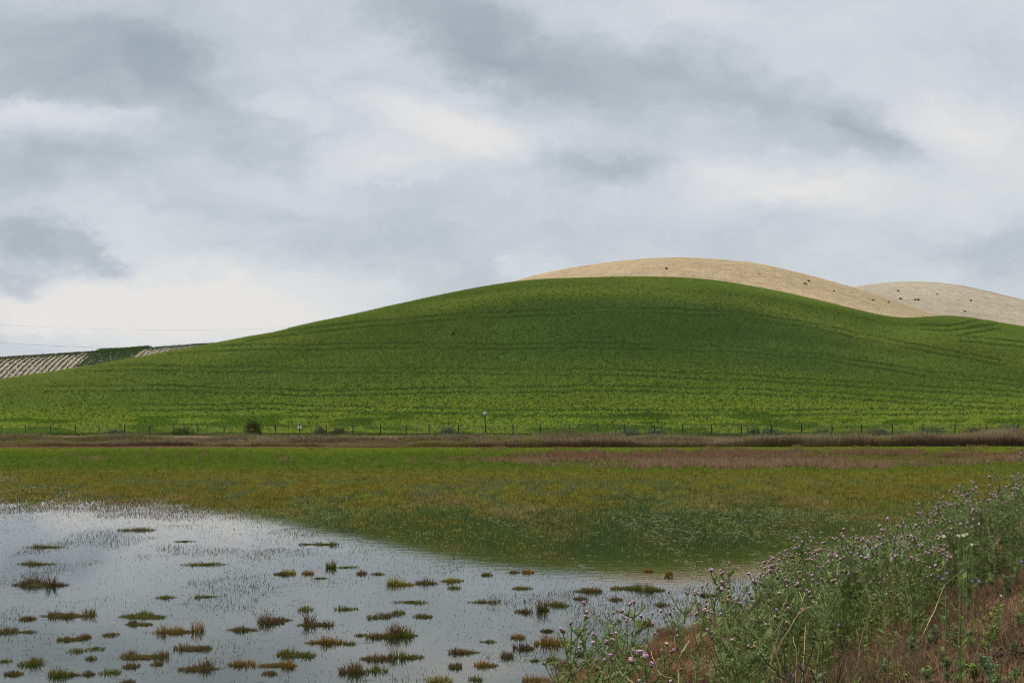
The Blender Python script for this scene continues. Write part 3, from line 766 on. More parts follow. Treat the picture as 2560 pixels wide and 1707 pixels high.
# signs
def sign_on_post(px, ytop, wpx, hpx, name, label, tall):
    d = float(dF(px)) - .35; x = (px - CX) / F * d; gz = float(ground_z(x, d))
    s = d / F
    zt = CAMH - (ytop - HY) * s
    r = empty(name, (x, d, gz))
    w, h = wpx * s, hpx * s
    H = zt - gz
    if tall:
        Geo().add(tube([(.03, 0, -.3), (0, 0, H * .5), (-.05, 0, H - h * .55)], [.075, .07, .065], 8)).build('pole', M_POST, r)
        Geo().add(box((-.05, -.09, H - h / 2), (w, .03, h))).build('sign_panel', M_SIGN_GREY, r)
        st = Geo(); V, Fq = box((0, 0, 0), (w * .85, .012, h * .2))
        a = -.55; V2 = V.copy(); V2[:, 0] = V[:, 0] * math.cos(a) - V[:, 2] * math.sin(a); V2[:, 2] = V[:, 0] * math.sin(a) + V[:, 2] * math.cos(a)
        V2 += np.array([-.05, -.112, H - h * .52]); st.add((V2, Fq)); st.build('dark_stripe', M_SIGN_DARK, r)
    else:
        Geo().add(box((-w * .29, -.0, H - h / 2), (w * .42, .02, h))).build('sign_panel', M_SIGN_WHITE, r)
        Geo().add(box((w * .29, -.0, H - h / 2), (w * .42, .02, h))).build('sign_panel', M_SIGN_WHITE, r)
        Geo().add(tube([(0, -.05, H + .02), (0, -.05, H - h - .08)], .05, 6)).build('bracket', M_POST, r)
    tag(r, label, 'sign')
sign_on_post(749, 1065, 8.5, 6.5, 'sign', 'small white sign fixed on a low fence post', False)
sign_on_post(1213, 1030, 8.5, 7.5, 'sign', 'small grey sign with a dark stripe on a tall thin pole at the fence', True)

# ------------------------------------------------------------------ shrubs along the fence, weeds on the bare hills
def leaf_cloud(n, rx, ry_, rz, size, c, base=0.0, jag=.35):
    """small leaf faces spread through a lumpy crown standing on z = base"""
    a = rng.uniform(0, 2 * math.pi, n); b = np.arccos(rng.uniform(-.15, 1, n)); q = rng.uniform(.35, 1, n) ** .6
    dx, dy, dz = np.cos(a) * np.sin(b), np.sin(a) * np.sin(b), np.cos(b)
    lump = 1 + (vnoise(a * 1.7, b * 2.5, int(rng.integers(1, 999))) - .5) * 2 * jag
    P = np.stack([dx * rx, dy * ry_, np.maximum(dz, 0) * rz], 1) * (q * lump)[:, None]
    P[:, 2] += base
    t = rng.normal(0, 1, (n, 3)); t /= np.linalg.norm(t, axis=1)[:, None]
    t2 = np.cross(t, rng.normal(0, 1, (n, 3))); t2 /= np.linalg.norm(t2, axis=1)[:, None]
    s = size * rng.uniform(.6, 1.4, n)[:, None]
    V = np.stack([P - t * s, P + t2 * s * .45, P + t * s, P - t2 * s * .45], 1).reshape(-1, 3)
    Fq = np.arange(n * 4).reshape(-1, 4)
    C = np.repeat(np.array(c)[None] * rng.uniform(.55, 1.5, n)[:, None], 4, 0)
    return V, Fq, C

def shrub(px, wpx, hpx, col, label, twiggy=False, off=0.0, group='shrubs along the fence'):
    d = float(dF(px)) + off; x = (px - CX) / F * d; gz = float(ground_z(x, d)); s = d / F
    r = empty('shrub', (x, d, gz - .02))
    w, h = wpx * s, hpx * s * (.72 if px > 1500 else .85)
    A = Acc(); n = int((260 + 420 * w) * (2.2 if px == 634 else 1))
    A.add(*leaf_cloud(n, w / 2, w / 2.6, h, .075, col, .02))
    A.build('foliage', M_LEAF, r)
    g = Geo()
    for k in range(9 if twiggy else 6):
        a = random.uniform(0, 6.28); l = random.uniform(.5, 1.02)
        e = Vector((math.cos(a) * w * .42 * l, math.sin(a) * w * .3, h * l))
        g.add(tube([(0, 0, -.1), tuple(e * .5 + Vector((0, 0, .08))), tuple(e)], [.035, .022, .008], 5))
    g.build('stems', M_BARK, r)
    tag(r, label, 'shrub', group)
for a in [(634, 46, 46, (.034, .030, .016), 'dark bushy shrub with thin side twigs, darkest along the fence', True, -.8),
          (800, 34, 28, (.075, .055, .040), 'brown rounded shrub left of a fence post, with a dark trunk', True, -.6), (848, 46, 24, (.085, .060, .045), 'low spreading brown shrub right of the rounded brown one', True, .5),
          (460, 60, 24, (.045, .055, .025), 'wide low dark shrub left of the darkest bush', True, .4), (290, 70, 16, (.075, .065, .045), 'very low greyish brown shrub farthest left at the fence', False, .5),
          (1120, 46, 30, (.095, .090, .070), 'grey twiggy shrub beside the braced fence post', True, -.3), (1415, 70, 22, (.14, .12, .06), 'straw coloured clump behind the fence, right of the tall sign', False, -1.0),
          (1575, 66, 32, (.100, .115, .075), 'pale grey green shrub, leftmost of the greyish row', False, .8), (1640, 60, 26, (.09, .105, .065), 'grey green shrub just right of the pale one', False, .2),
          (1885, 42, 34, (.055, .080, .045), 'upright dark green shrub behind the fence', False, .9), (1925, 55, 30, (.085, .105, .07), 'grey green shrub right of the upright dark one', False, .6),
          (2060, 60, 28, (.07, .095, .05), 'low mixed green shrub near the middle of the right hand fence', False, .7), (2195, 66, 30, (.095, .095, .075), 'brownish grey shrub between two posts in front of bright crop', False, .3),
          (2330, 90, 36, (.075, .10, .055), 'broad green grey shrub with the flattest top', False, .9), (2440, 60, 34, (.095, .075, .06), 'reddish brown shrub near the right end of the fence', True, .2), (2520, 84, 46, (.08, .10, .06), 'tallest grey green shrub at the right end of the fence', False, .8)]:
    shrub(*a)

def hill_weed(h, px, py, wpx, col, label):
    p = h.ray(px, py); s = p.y / F
    r = empty('weed', p)
    A = Acc(); A.add(*leaf_cloud(160, wpx * s / 2, wpx * s / 2.4, wpx * s * .55, .14, col, 0))
    A.build('foliage', M_LEAF, r)
    g = Geo()
    for k in range(3):
        a = random.uniform(0, 6.28)
        g.add(tube([(0, 0, -.2), (math.cos(a) * .3, math.sin(a) * .3, wpx * s * .4)], [.05, .02], 5))
    g.build('stems', M_BARK, r)
    tag(r, label, 'weed', 'weeds on the bare hills')
G1, G2 = (.11, .13, .04), (.075, .08, .04)
for a in [(sandh, 2013, 711, 9, G1, 'largest green weed on the tan hill, lower of a close pair'), (sandh, 2022, 703, 6, G1, 'smaller green weed just above the largest one on the tan hill'), (sandh, 2085, 728, 4, G2, 'tiny weed right of and below the close pair on the tan hill'),
          (sandh, 2183, 751, 5, G2, 'dark weed low on the tan slope, left of a similar one'), (sandh, 2222, 757, 5, G2, 'dark weed low on the tan slope nearest the grey hill'), (sandh, 1666, 672, 6, G2, 'dark weed near the crest of the tan hill above the green hilltop'), (sandh, 1899, 686, 4, G1, 'tiny weed high on the tan hill under its falling crest'),
          (greyh, 2245, 728, 6, G1, 'highest weed on the grey hill'), (greyh, 2251, 748, 7, G2, 'lone dark weed straight below the highest one on the grey hill'), (greyh, 2288, 750, 5, G2, 'left weed of a touching pair on the grey hill'), (greyh, 2296, 750, 6, G2, 'right weed of a touching pair on the grey hill'),
          (greyh, 2343, 737, 5, G2, 'flat dark weed right of and above the touching pair'), (greyh, 2427, 752, 6, G1, 'weed farthest right on the grey hill'), (greyh, 2412, 779, 5, G2, 'lowest weed on the grey hill just above the crop')]:
    hill_weed(*a)

# ------------------------------------------------------------------ vineyard rows on the far left slope
def vine_row(u_top, t0, style, label):
    t = np.linspace(t0, 1.02, 24)
    u = u_top + 95 * (t - 1) - 40 * (t - 1) ** 2
    X, Y, Z = vineh.at(u, t)
    P0 = Vector((X[-1], Y[-1], Z[-1]))
    A = Acc()
    n = {'thin': 620, 'dense': 1300, 'white': 380}[style]
    tt = np.sort(rng.uniform(t0, 1.02, n)); uu = u_top + 95 * (tt - 1) - 40 * (tt - 1) ** 2
    X, Y, Z = vineh.at(uu, tt)
    gapn = vnoise(Y * .9, Y * 0 + u_top, 7)
    hh = {'thin': .85, 'dense': 1.35, 'white': .8}[style]
    wd = {'thin': .30, 'dense': .75, 'white': .30}[style]
    P = np.stack([X + rng.normal(0, wd * .5, n), Y + rng.normal(0, .2, n), Z + rng.uniform(.05, 1, n) ** .8 * hh * (.55 + .7 * gapn)], 1) - np.array(P0)
    th = rng.normal(0, 1, (n, 3)); th /= np.linalg.norm(th, axis=1)[:, None]
    t2 = np.cross(th, rng.normal(0, 1, (n, 3))); t2 /= np.linalg.norm(t2, axis=1)[:, None]
    s = rng.uniform(.14, .30, n)[:, None]
    V = np.stack([P - th * s, P + t2 * s * .6, P + th * s, P - t2 * s * .6], 1).reshape(-1, 3)
    c = {'thin': (.045, .060, .026), 'dense': (.045, .075, .025), 'white': (.05, .065, .03)}[style]
    C = np.repeat(np.array(c)[None] * rng.uniform(.5, 1.6, n)[:, None], 4, 0)
    A.add(V, np.arange(n * 4).reshape(-1, 4), C)
    r = empty('vine_row', P0)
    A.build('foliage', M_LEAF, r)
    g = Geo()
    for k in range(0, 14):
        ta = t0 + (1.0 - t0) * k / 13; ua = u_top + 95 * (ta - 1) - 40 * (ta - 1) ** 2
        x, y, z = vineh.at(np.array([ua]), np.array([ta])); b = Vector((x[0], y[0], z[0])) - P0
        g.add(tube([b + Vector((0, 0, -.2)), b + Vector((random.uniform(-.1, .1), 0, .7)), b + Vector((random.uniform(-.2, .2), 0, 1.05))], [.05, .04, .02], 5))
    g.build('vine_trunks', M_BARK, r)
    tag(r, label, 'vine row', 'vine rows on the far left slope')
for k in range(22): vine_row(-62 + k * 14.8, .25, 'thin', 'row of small vines on pale soil, in the wide striped block at the left edge')
for k in range(12): vine_row(262 + k * 10.5, .35, 'dense', 'dense leafy vine row in the solid green block between two striped blocks')
for k in range(12): vine_row(395 + k * 12.5, .35, 'white', 'row of small vines on whitish soil, in the short striped block touching the green hill')
def edge_tree():
    x, y, z = vineh.at(np.array([-4.0]), np.array([.93]))
    r = empty('tree', (x[0], y[0], z[0]))
    A = Acc(); V, Fq, C = leaf_cloud(500, .55, .5, 2.0, .16, (.03, .04, .02), .8); A.add(V, Fq, C); A.build('crown', M_LEAF, r)
    Geo().add(tube([(0, 0, -.3), (.05, 0, 1.0), (.0, 0, 1.9)], [.12, .1, .05], 6)).build('trunk', M_BARK, r)
    tag(r, 'small dark tree cut by the left edge above the vine rows', 'tree')
edge_tree()

# ------------------------------------------------------------------ overhead cables far behind
def cable(pts, d, rad, label, marks):
    P = [Vector(((x - CX) / F * d, d, CAMH + (HY - y) / F * d)) for x, y in pts]
    xs = [p[0] for p in pts]; ys = [p[1] for p in pts]
    co = np.polyfit(xs, ys, 2)
    X = np.linspace(xs[0], xs[-1], 60)
    Q_ = [Vector(((x - CX) / F * d, d, CAMH + (HY - np.polyval(co, x)) / F * d)) for x in X]
    o0 = Q_[0]
    r = empty('power_cable', o0)
    Geo().add(tube([q - o0 for q in Q_], rad, 5)).build('wire', M_CABLE, r)
    if marks:
        for x in np.arange(-8, 700, 30):
            c = Vector(((x - CX) / F * d, d, CAMH + (HY - np.polyval(co, x)) / F * d)) - o0
            Geo().add(tube([c + Vector((-.2, 0, -.03)), c + Vector((-.1, 0, -.03)), c + Vector((.1, 0, -.03)), c + Vector((.2, 0, -.03))], [.02, .055, .055, .02], 6)).build('marker', M_CABLE, r)
    tag(r, label, 'power cable')
cable([(-700, 735), (0, 812), (130, 818), (300, 823), (560, 823), (690, 821), (1100, 795)], 640, .017, 'thin overhead cable with small markers, upper of two crossing the pale sky', True)
cable([(-700, 800), (0, 858), (130, 864), (330, 871), (800, 878)], 620, .042, 'thin plain overhead cable, lower one dipping behind the vine rows', False)

# ------------------------------------------------------------------ two black birds
def bird(px, py, d, span, rz, wl, wr, label):
    x = (px - CX) / F * d; z = CAMH + (HY - py) / F * d
    rings = [(-.50, .004, .0), (-.44, .035, .0), (-.30, .05, .005), (-.12, .085, .0), (.05, .095, .0), (.18, .07, .015), (.25, .055, .035), (.32, .055, .05), (.38, .03, .045), (.45, .004, .035)]
    V = []; sd = 8
    for xx, r, zz in rings:
        for k in range(sd):
            t = 2 * math.pi * k / sd
            ry_ = r * (1.9 if xx < -.35 else 1.25); rz_ = r * (.35 if xx < -.35 else 1.25)
            V.append((xx, math.cos(t) * ry_, zz + math.sin(t) * rz_))
    Fq = []
    for i in range(len(rings) - 1):
        for k in range(sd):
            Fq.append((i * sd + k, i * sd + (k + 1) % sd, (i + 1) * sd + (k + 1) % sd, (i + 1) * sd + k))
    n = len(V)
    for sg, ang in ((1, wl), (-1, wr)):
        ch = []
        for j, (yy, le, te) in enumerate([(.05, .14, -.14), (.30, .20, -.16), (.55, .20, -.18), (.80, .10, -.20), (1.0, -.04, -.20), (1.12, -.16, -.22)]):
            a = ang * (1.0 if yy < .35 else .75)
            for xx, th in ((le, 0), ((le + te) / 2, .018), (te, 0), ((le + te) / 2, -.012)):
                V.append((xx, sg * yy * math.cos(a), yy * math.sin(a) + th + .02))
            ch.append(n + j * 4)
        for j in range(5):
            for k in range(4):
                Fq.append((ch[j] + k, ch[j] + (k + 1) % 4, ch[j + 1] + (k + 1) % 4, ch[j + 1] + k))
        n = len(V)
    V = np.array(V) * span / 2.1
    o = link('bird', make_mesh('bird', V, np.array(Fq), None, [M_BIRD], smooth=True))
    o.location = (x, d, z); o.rotation_euler = (.15, 0, rz)
    tag(o, label, 'bird', 'black birds in flight')
bird(1133, 835, 165, 1.0, math.radians(200), .65, -.10, 'black bird with outstretched wings flying before the hill, left of two')
bird(1148, 837.5, 166, .92, math.radians(255), .9, .8, 'black bird with raised wings flying before the hill, right of two')

# ------------------------------------------------------------------ foreground bank: dry grass, thistles, weeds
def bank_grass():
    A = Acc()
    n = 430000
    Y = np.sqrt(rng.uniform(4.5 ** 2, 34 ** 2, n)) if False else rng.uniform(4.5, 34, n)
    X = rng.uniform(-.20, .60, n) * Y
    s = bank_s(X, Y)
    n1 = fbm(X * .8, Y * .8, 401, 4); n2 = fbm(X * .3, Y * .3, 402, 3)
    ok = (s > -12.1) & (s < 3) & (rng.uniform(0, 1, n) < lerp(.25, 1.1, sstep(.3, .6, n1)))
    X, Y, s, n1, n2 = [a[ok] for a in (X, Y, s, n1, n2)]
    m = len(X)
    low = 1 - sstep(-9.5, -7, s)
    h = rng.uniform(.04, .17, m) * lerp(.5, 1.5, n1) + low * .16
    c = np.tile(np.array([.145, .092, .052]), (m, 1))
    c = vmix(c, np.array([.235, .150, .088]), sstep(.55, .8, rng.uniform(0, 1, m)) * .8)
    c = vmix(c, np.array([.070, .042, .028]), sstep(.48, .62, n2) * .7)
    c = vmix(c, np.array([.10, .095, .040]), sstep(.56, .70, fbm(X * .9, Y * .6, 404, 3)) * .5)
    c = vmix(c, np.array([.20, .105, .040]), low * .5)
    c = c * rng.uniform(.4, 1.6, m)[:, None]
    a = rng.uniform(0, 2 * math.pi, m)
    lean = np.stack([np.cos(a), np.sin(a)], 1) * np.abs(rng.normal(.7, .5, m))[:, None]
    A.add(*blades(np.stack([X, Y, ground_z(X, Y) - .01], 1), h, rng.uniform(.004, .009, m), lean, c * .75, c * 1.15, seg=2))
    tag(A.build('bank_grass', M_DRY), 'short dry reddish brown grass covering the road bank', 'dry grass', kind='stuff')
bank_grass()

def hummock(px, py, wp, hp, label, dark=0.0):
    p = ray_ground(px, py); s = p.y / F; w, h = wp * s, hp * s
    A = Acc(); n = 900
    a = rng.uniform(0, 2 * math.pi, n); q = np.sqrt(rng.uniform(0, 1, n))
    P = np.stack([np.cos(a) * q * w / 2, np.sin(a) * q * w / 2.2, np.full(n, -.04)], 1)
    wind = rng.uniform(0, 2 * math.pi)
    lean = np.stack([np.cos(a), np.sin(a)], 1) * (q * rng.uniform(.2, 1.3, n))[:, None] + rng.normal(0, .35, (n, 2)) + np.array([math.cos(wind), math.sin(wind)]) * .35
    c0 = np.array([.10, .052, .026]) * (1 - .5 * dark); c1 = np.array([.34, .20, .105]) * (1 - .6 * dark)
    A.add(*blades(P, h * np.sqrt(1.05 - q * q * .8) * rng.uniform(.5, 1.2, n), rng.uniform(.006, .013, n), lean, c0[None] * rng.uniform(.5, 1.3, n)[:, None], c1[None] * rng.uniform(.4, 1.5, n)[:, None], seg=2))
    o = A.build('dry_grass_clump', M_DRY); o.location = p
    tag(o, label, 'dry grass clump', 'dry grass clumps at the foot of the bank')
for a in [(1745, 1560, 90, 50, 'rust brown grass clump behind the second thistle clump, highest on the bank', 0), (1690, 1600, 95, 55, 'tan matted grass clump between the first two thistle clumps', 0), (1735, 1640, 120, 70, 'largest pale rust grass clump, right of the forked pale stalk', 0), (1650, 1655, 110, 60, 'rust grass clump behind the bent pale stalk', .1), (1590, 1680, 90, 45, 'dark brown grass clump right of the foremost thistle', .6),
          (1640, 1590, 70, 35, 'dark purplish grass clump at the water edge between thistles', .8), (1700, 1695, 110, 55, 'rust grass clump at the bottom edge below the forked stalk', .1), (1785, 1580, 80, 50, 'rust grass clump half hidden by thistles at its right', .2), (1945, 1570, 80, 60, 'tan grass clump behind the long curved straw', 0), (1615, 1640, 60, 30, 'small dark grass clump touching the water', .7), (2290, 1420, 60, 30, 'orange brown grass clump far up the bank behind thistles', 0)]:
    hummock(*a)

def spray_leaf(A, base, dirv, L, w, c, lobes=4, droop=.25):
    """a narrow spiny lobed leaf as a fan of triangles along a drooping midrib"""
    d = Vector(dirv).normalized(); side = d.cross(Vector((0, 0, 1)))
    if side.length < .05: side = Vector((1, 0, 0))
    side.normalize(); up = side.cross(d)
    V, T = [], []
    base = Vector(base)
    mid = []
    for k in range(lobes + 1):
        t = k / lobes
        mid.append(base + d * (L * t) - Vector((0, 0, 1)) * (droop * L * t * t))
    for p in mid: V.append(p)
    for k in range(lobes):
        t = (k + .35) / lobes
        ww = w * (1 - .75 * abs(2 * t - .7)) * random.uniform(.8, 1.2)
        for sg in (1, -1):
            tip = mid[k].lerp(mid[k + 1], .75) + side * (sg * ww) + up * (ww * random.uniform(.1, .5))
            V.append(tip); T.append((k, k + 1, len(V) - 1) if sg > 0 else (k + 1, k, len(V) - 1))
    Vn = np.array([tuple(v) for v in V])
    C = np.tile(np.array(c) * random.uniform(.7, 1.35), (len(Vn), 1))
    A.add(Vn, np.array(T), C)

def head_mesh(dry):
    V, Fq, C = [], [], []
    sd = 8
    if dry:
        prof = [(0, .003, 0), (.004, .009, 0), (.011, .0105, 0), (.018, .0095, 0), (.024, .011, 1), (.028, .008, 1), (.030, .001, 1)]
        c0, c1 = (.17, .105, .045), (.40, .31, .19)
    else:
        prof = [(0, .003, 0), (.004, .0085, 0), (.011, .0095, 0), (.018, .0065, 0), (.021, .0075, 1), (.028, .0125, 1), (.031, .0105, 1), (.032, .001, 1)]
        c0, c1 = (.13, .14, .06), (.52, .31, .44)
    for i, (z, r, m) in enumerate(prof):
        for k in range(sd):
            t = 2 * math.pi * k / sd; rr = r * (1 + (.18 if (k + i) % 2 else -.12))
            V.append((math.cos(t) * rr, math.sin(t) * rr, z + (.002 if m and k % 2 else 0)))
            cc_ = np.array(c1 if m else c0) * random.uniform(.75, 1.25)
            if not m and i in (1, 2) and k % 2: cc_ = np.array((.17, .16, .08))
            C.append(cc_)
    for i in range(len(prof) - 1):
        for k in range(sd): Fq.append((i * sd + k, i * sd + (k + 1) % sd, (i + 1) * sd + (k + 1) % sd, (i + 1) * sd + k))
    return make_mesh('flower_head', np.array(V), np.array(Fq), np.array(C), [M_HEAD], smooth=False)
M_HEAD = foliage_mat('thistle_flower', .2, 0)
HEADS = [head_mesh(False), head_mesh(False), head_mesh(False), head_mesh(True)]

def thistle_proto(H, nst, nbr, heads_n, seed):
    random.seed(seed)
    g = Geo(); A = Acc(); heads = []
    lc = (.140, .178, .058)
    for q in range(nst):
        a0 = random.uniform(0, 6.28); tilt = random.uniform(.02, .16) if nst == 1 else random.uniform(.10, .30)
        h = H * (1.0 if q == 0 else random.uniform(.78, .97))
        base = Vector((math.cos(a0) * .03, math.sin(a0) * .03, 0))
        def ax(t):
            b = tilt * h * (t ** 1.3)
            return base + Vector((math.cos(a0) * b, math.sin(a0) * b, h * t))
        pts = [ax(t) for t in np.linspace(0, 1, 9)]
        pts = [p + Vector((random.gauss(0, .006), random.gauss(0, .006), 0)) for p in pts]
        g.add(tube(pts, np.linspace(.0085, .004, 9), 5))
        for k in range(int(30 * h)):
            t = random.uniform(.0, .93); an = random.uniform(0, 6.28); L = lerp(.17, .055, t) * random.uniform(.6, 1.2)
            spray_leaf(A, ax(t), (math.cos(an), math.sin(an), random.uniform(.35, 1.4)), L, L * .30, lc, 5, random.uniform(.1, .5))
        ends = [(pts[-1], (pts[-1] - pts[-2]).normalized())]
        for k in range(nbr):
            t = random.uniform(.38, .93); an = random.uniform(0, 6.28); b = ax(t)
            L = lerp(.42, .14, (t - .38) / .55) * random.uniform(.7, 1.15) * H
            out = Vector((math.cos(an), math.sin(an), 0)); el = random.uniform(.9, 1.6)
            bp = [b]
            for j in range(1, 5):
                f = j / 4
                bp.append(b + out * (L * .62 * f ** .8) + Vector((0, 0, L * el * .62 * f ** 1.15)))
            top = ax(1).z
            if bp[-1].z > top + .06:
                dz = bp[-1].z - top - random.uniform(-.05, .06)
                bp = [p - Vector((0, 0, dz * j / 4)) for j, p in enumerate(bp)]
            g.add(tube(bp, np.linspace(.0055, .003, 5), 4))
            dr = (bp[-1] - bp[-2]).normalized(); ends.append((bp[-1], dr))
            for j in range(int(22 * L) + 3):
                f = random.uniform(.05, .95); i = min(3, int(f * 4)); p = bp[i].lerp(bp[i + 1], f * 4 - i); a2 = random.uniform(0, 6.28)
                l2 = random.uniform(.03, .085)
                spray_leaf(A, p, (math.cos(a2), math.sin(a2), random.uniform(.2, 1.3)), l2, l2 * .32, lc, 4, .2)
            if random.random() < .6:
                m = bp[2]; o2 = (out + Vector((random.gauss(0, .7), random.gauss(0, .7), 0))).normalized(); l3 = L * random.uniform(.3, .5)
                e = m + o2 * l3 * .6 + Vector((0, 0, l3 * .9)); mm = m.lerp(e, .5) + o2 * .01
                g.add(tube([m, mm, e], [.004, .0035, .003], 4)); ends.append((e, (e - mm).normalized()))
        random.shuffle(ends)
        for (e, dr) in ends:
            if len(heads) >= heads_n: break
            for j in range(random.choice((1, 1, 2, 2, 3))):
                o2 = Vector((random.gauss(0, .55), random.gauss(0, .55), .35)); dd = (dr + o2).normalized()
                st = e + dd * (.016 if j else .004)
                if j: g.add(tube([e, st + dd * .004], [.003, .0025], 4))
                heads.append((st, dd, random.uniform(.65, 1.02), random.choice((0, 0, 1, 1, 2, 3, 3))))
    random.seed(seed + 1000)
    return g.mesh('stem', M_STEM, True), A.mesh('leaves', M_LEAF), heads, H

PROT = {}
for i, (H, ns, nb, hn) in enumerate([(.62, 1, 6, 8), (.70, 2, 5, 10), (.80, 1, 8, 10), (.85, 2, 6, 13), (.95, 1, 10, 13), (1.0, 2, 7, 15), (1.1, 1, 12, 15), (1.15, 2, 9, 18), (1.3, 1, 13, 16), (1.35, 3, 8, 22), (1.5, 2, 11, 20)]):
    PROT[i] = thistle_proto(H, ns, nb, hn, 900 + i)
def place_thistle(x, y, H, label, pid=None, rz=None, tilt=(0, 0)):
    if pid is None:
        c = sorted(PROT, key=lambda k: abs(PROT[k][3] - H))[:3]; pid = random.choice(c)
    st, lv, hd, h0 = PROT[pid]; s = float(np.clip(H / h0, .72, 1.35))
    r = empty('thistle', (x, y, float(ground_z(x, y)) - .02), random.uniform(0, 6.28) if rz is None else rz)
    r.rotation_euler[0] = tilt[0]; r.rotation_euler[1] = tilt[1]
    r.scale = (s, s, s)
    link('stem', st, r); link('leaves', lv, r)
    for (p, d, sz, kind) in hd:
        o = link('flower_head', HEADS[kind], r)
        o.location = p; o.rotation_mode = 'QUATERNION'; o.rotation_quaternion = Vector((0, 0, 1)).rotation_difference(d)
        o.scale = (sz, sz, sz)
    tag(r, label, 'thistle', 'pink flowering thistles on the bank')

SIL = np.array([(1500, 1560), (1640, 1560), (1700, 1480), (1760, 1470), (1800, 1430), (1890, 1405), (1970, 1355), (2025, 1335), (2120, 1322), (2200, 1330), (2270, 1310), (2290, 1262), (2345, 1222), (2400, 1225), (2450, 1208), (2490, 1195), (2515, 1165), (2560, 1145), (2800, 1120)], float)
def place_by(px, ytop, s, label, **kw):
    k = (px - CX) / F; Y = s / (BN[0] * k + BN[1]); X = k * Y
    zt = CAMH - (ytop - HY) * Y / F
    H = zt - float(ground_z(X, Y))
    place_thistle(X, Y, H, label, **kw); return H
random.seed(77)
# the foremost plants, one by one
place_by(1475, 1520, -4.3, 'bushy pink thistle standing out against the water, left half of the foremost clump', pid=9, rz=.4)
place_by(1535, 1505, -4.2, 'tall pink thistle forming the right half of the foremost clump', pid=7, rz=2.0)
place_by(1425, 1615, -4.0, 'short leaning thistle below the left side of the foremost clump', pid=1, rz=3.0, tilt=(0, -.25))
place_by(1690, 1490, -4.4, 'upright thistle with bare water behind its heads, second clump from the left', pid=6, rz=1.0)
place_by(1660, 1600, -4.2, 'small thistle in the brown matted grass beside the second clump', pid=0)
place_by(1620, 1622, -3.7, 'low thistle with few heads at the bottom, between the first two clumps', pid=0)
place_by(1560, 1660, -3.4, 'half hidden thistle at the bottom edge right of the foremost clump', pid=2)
place_by(1440, 1545, -4.4, 'slim pink thistle at the left flank of the foremost clump', pid=5, rz=.2)
place_by(1505, 1540, -4.0, 'leafy pink thistle in the centre of the foremost clump', pid=9, rz=4.2)
place_by(1575, 1530, -4.5, 'pink thistle leaning out at the right flank of the foremost clump', pid=7, rz=5.1)
place_by(1715, 1505, -4.0, 'slim thistle touching the upright one of the second clump', pid=4, rz=2.2)
for i, (px, yt, s) in enumerate([(2548, 1140, -3.0), (2512, 1160, -3.3), (2475, 1195, -3.0), (2440, 1208, -3.4), (2352, 1218, -4.0), (2338, 1232, -4.4), (2292, 1262, -4.0), (2268, 1300, -3.6), (2200, 1322, -4.4), (2112, 1320, -4.6), (2040, 1333, -4.8), (1975, 1356, -5.0), (1900, 1402, -5.0), (1858, 1408, -4.8), (1806, 1436, -4.7), (2400, 1222, -3.8), (2575, 1138, -3.4), (2530, 1180, -2.8), (1770, 1470, -4.6)]):
    place_by(px, yt, s, ['pink thistle rising above its neighbours at the top right end of the stand', 'tall pink thistle on the upper edge of the right part of the stand', 'pink thistle on the upper edge of the stand, before the hill reflection', 'pink thistle on the upper edge at the left end of the stand'][0 if px > 2460 else 1 if px > 2250 else 2 if px > 1950 else 3])
cnt = 0; tries = 0
while cnt < 150 and tries < 3000:
    tries += 1
    px = random.uniform(1840, 2960) if random.random() < .85 else random.uniform(2250, 2960)
    s = random.uniform(-6.9, -2.9)
    k = (px - CX) / F; Y = s / (BN[0] * k + BN[1]); X = k * Y
    if Y > 24 or Y < 8.2: continue
    yt = float(np.interp(px, SIL[:, 0], SIL[:, 1])) + abs(random.gauss(0, 1)) * 60 + (0 if random.random() < .4 else 20)
    H = CAMH - (yt - HY) * Y / F - float(ground_z(X, Y))
    if H < .5 or H > 1.6: continue
    if px < 2000 and random.random() < .62: continue
    lab = ('pink thistle packed in the tall stand at the right edge' if px > 2330 else 'pink thistle in the middle of the flowering stand' if px > 2030 else 'pink thistle in the left end of the flowering stand') + (', among its tallest' if H > 1.15 else ', shorter than its neighbours' if H < .8 else '')
    place_thistle(X, Y, H, lab); cnt += 1

def undergrowth():
    A = Acc()
    random.seed(5)
    n = 0
    for k in range(1800):
        px = random.uniform(1380, 2960); s = random.uniform(-6.0, -1.3)
        kk = (px - CX) / F; Y = s / (BN[0] * kk + BN[1]); X = kk * Y
        if Y > 22 or Y < 7: continue
        dens = float(1 - sstep(-3.8, -2.8, s)) * .9 + .16
        if px < 1950: dens *= .5
        if px < 1790: dens *= .3
        if random.random() > dens: continue
        gz = float(ground_z(X, Y)); h = random.uniform(.25, .62) * (1.15 if px > 2000 else .9) * (.55 if s > -3.0 else 1)
        a0 = random.uniform(0, 6.28); t0 = random.uniform(0, .25)
        top = Vector((X + math.cos(a0) * h * t0, Y + math.sin(a0) * h * t0, gz + h)); b = Vector((X, Y, gz - .02))
        V, Fq = tube([b, b.lerp(top, .5) + Vector((0, 0, .02)), top], [.005, .004, .002], 3)
        col = random.choice(((.115, .150, .050), (.092, .145, .034), (.145, .165, .042), (.170, .150, .05)))
        A.add(V, Fq, np.tile(np.array(col), (len(V), 1)))
        for j in range(random.randint(14, 26)):
            t = random.uniform(.08, 1); an = random.uniform(0, 6.28); L = random.uniform(.035, .10) * (1.2 - .5 * t)
            spray_leaf(A, b.lerp(top, t), (math.cos(an), math.sin(an), random.uniform(.2, 1.6)), L, L * random.uniform(.16, .3), col, 3, .25)
        n += 1
    tag(A.build('undergrowth', M_LEAF), 'feathery green undergrowth filling the bank between the thistles', 'undergrowth', kind='stuff')
undergrowth()

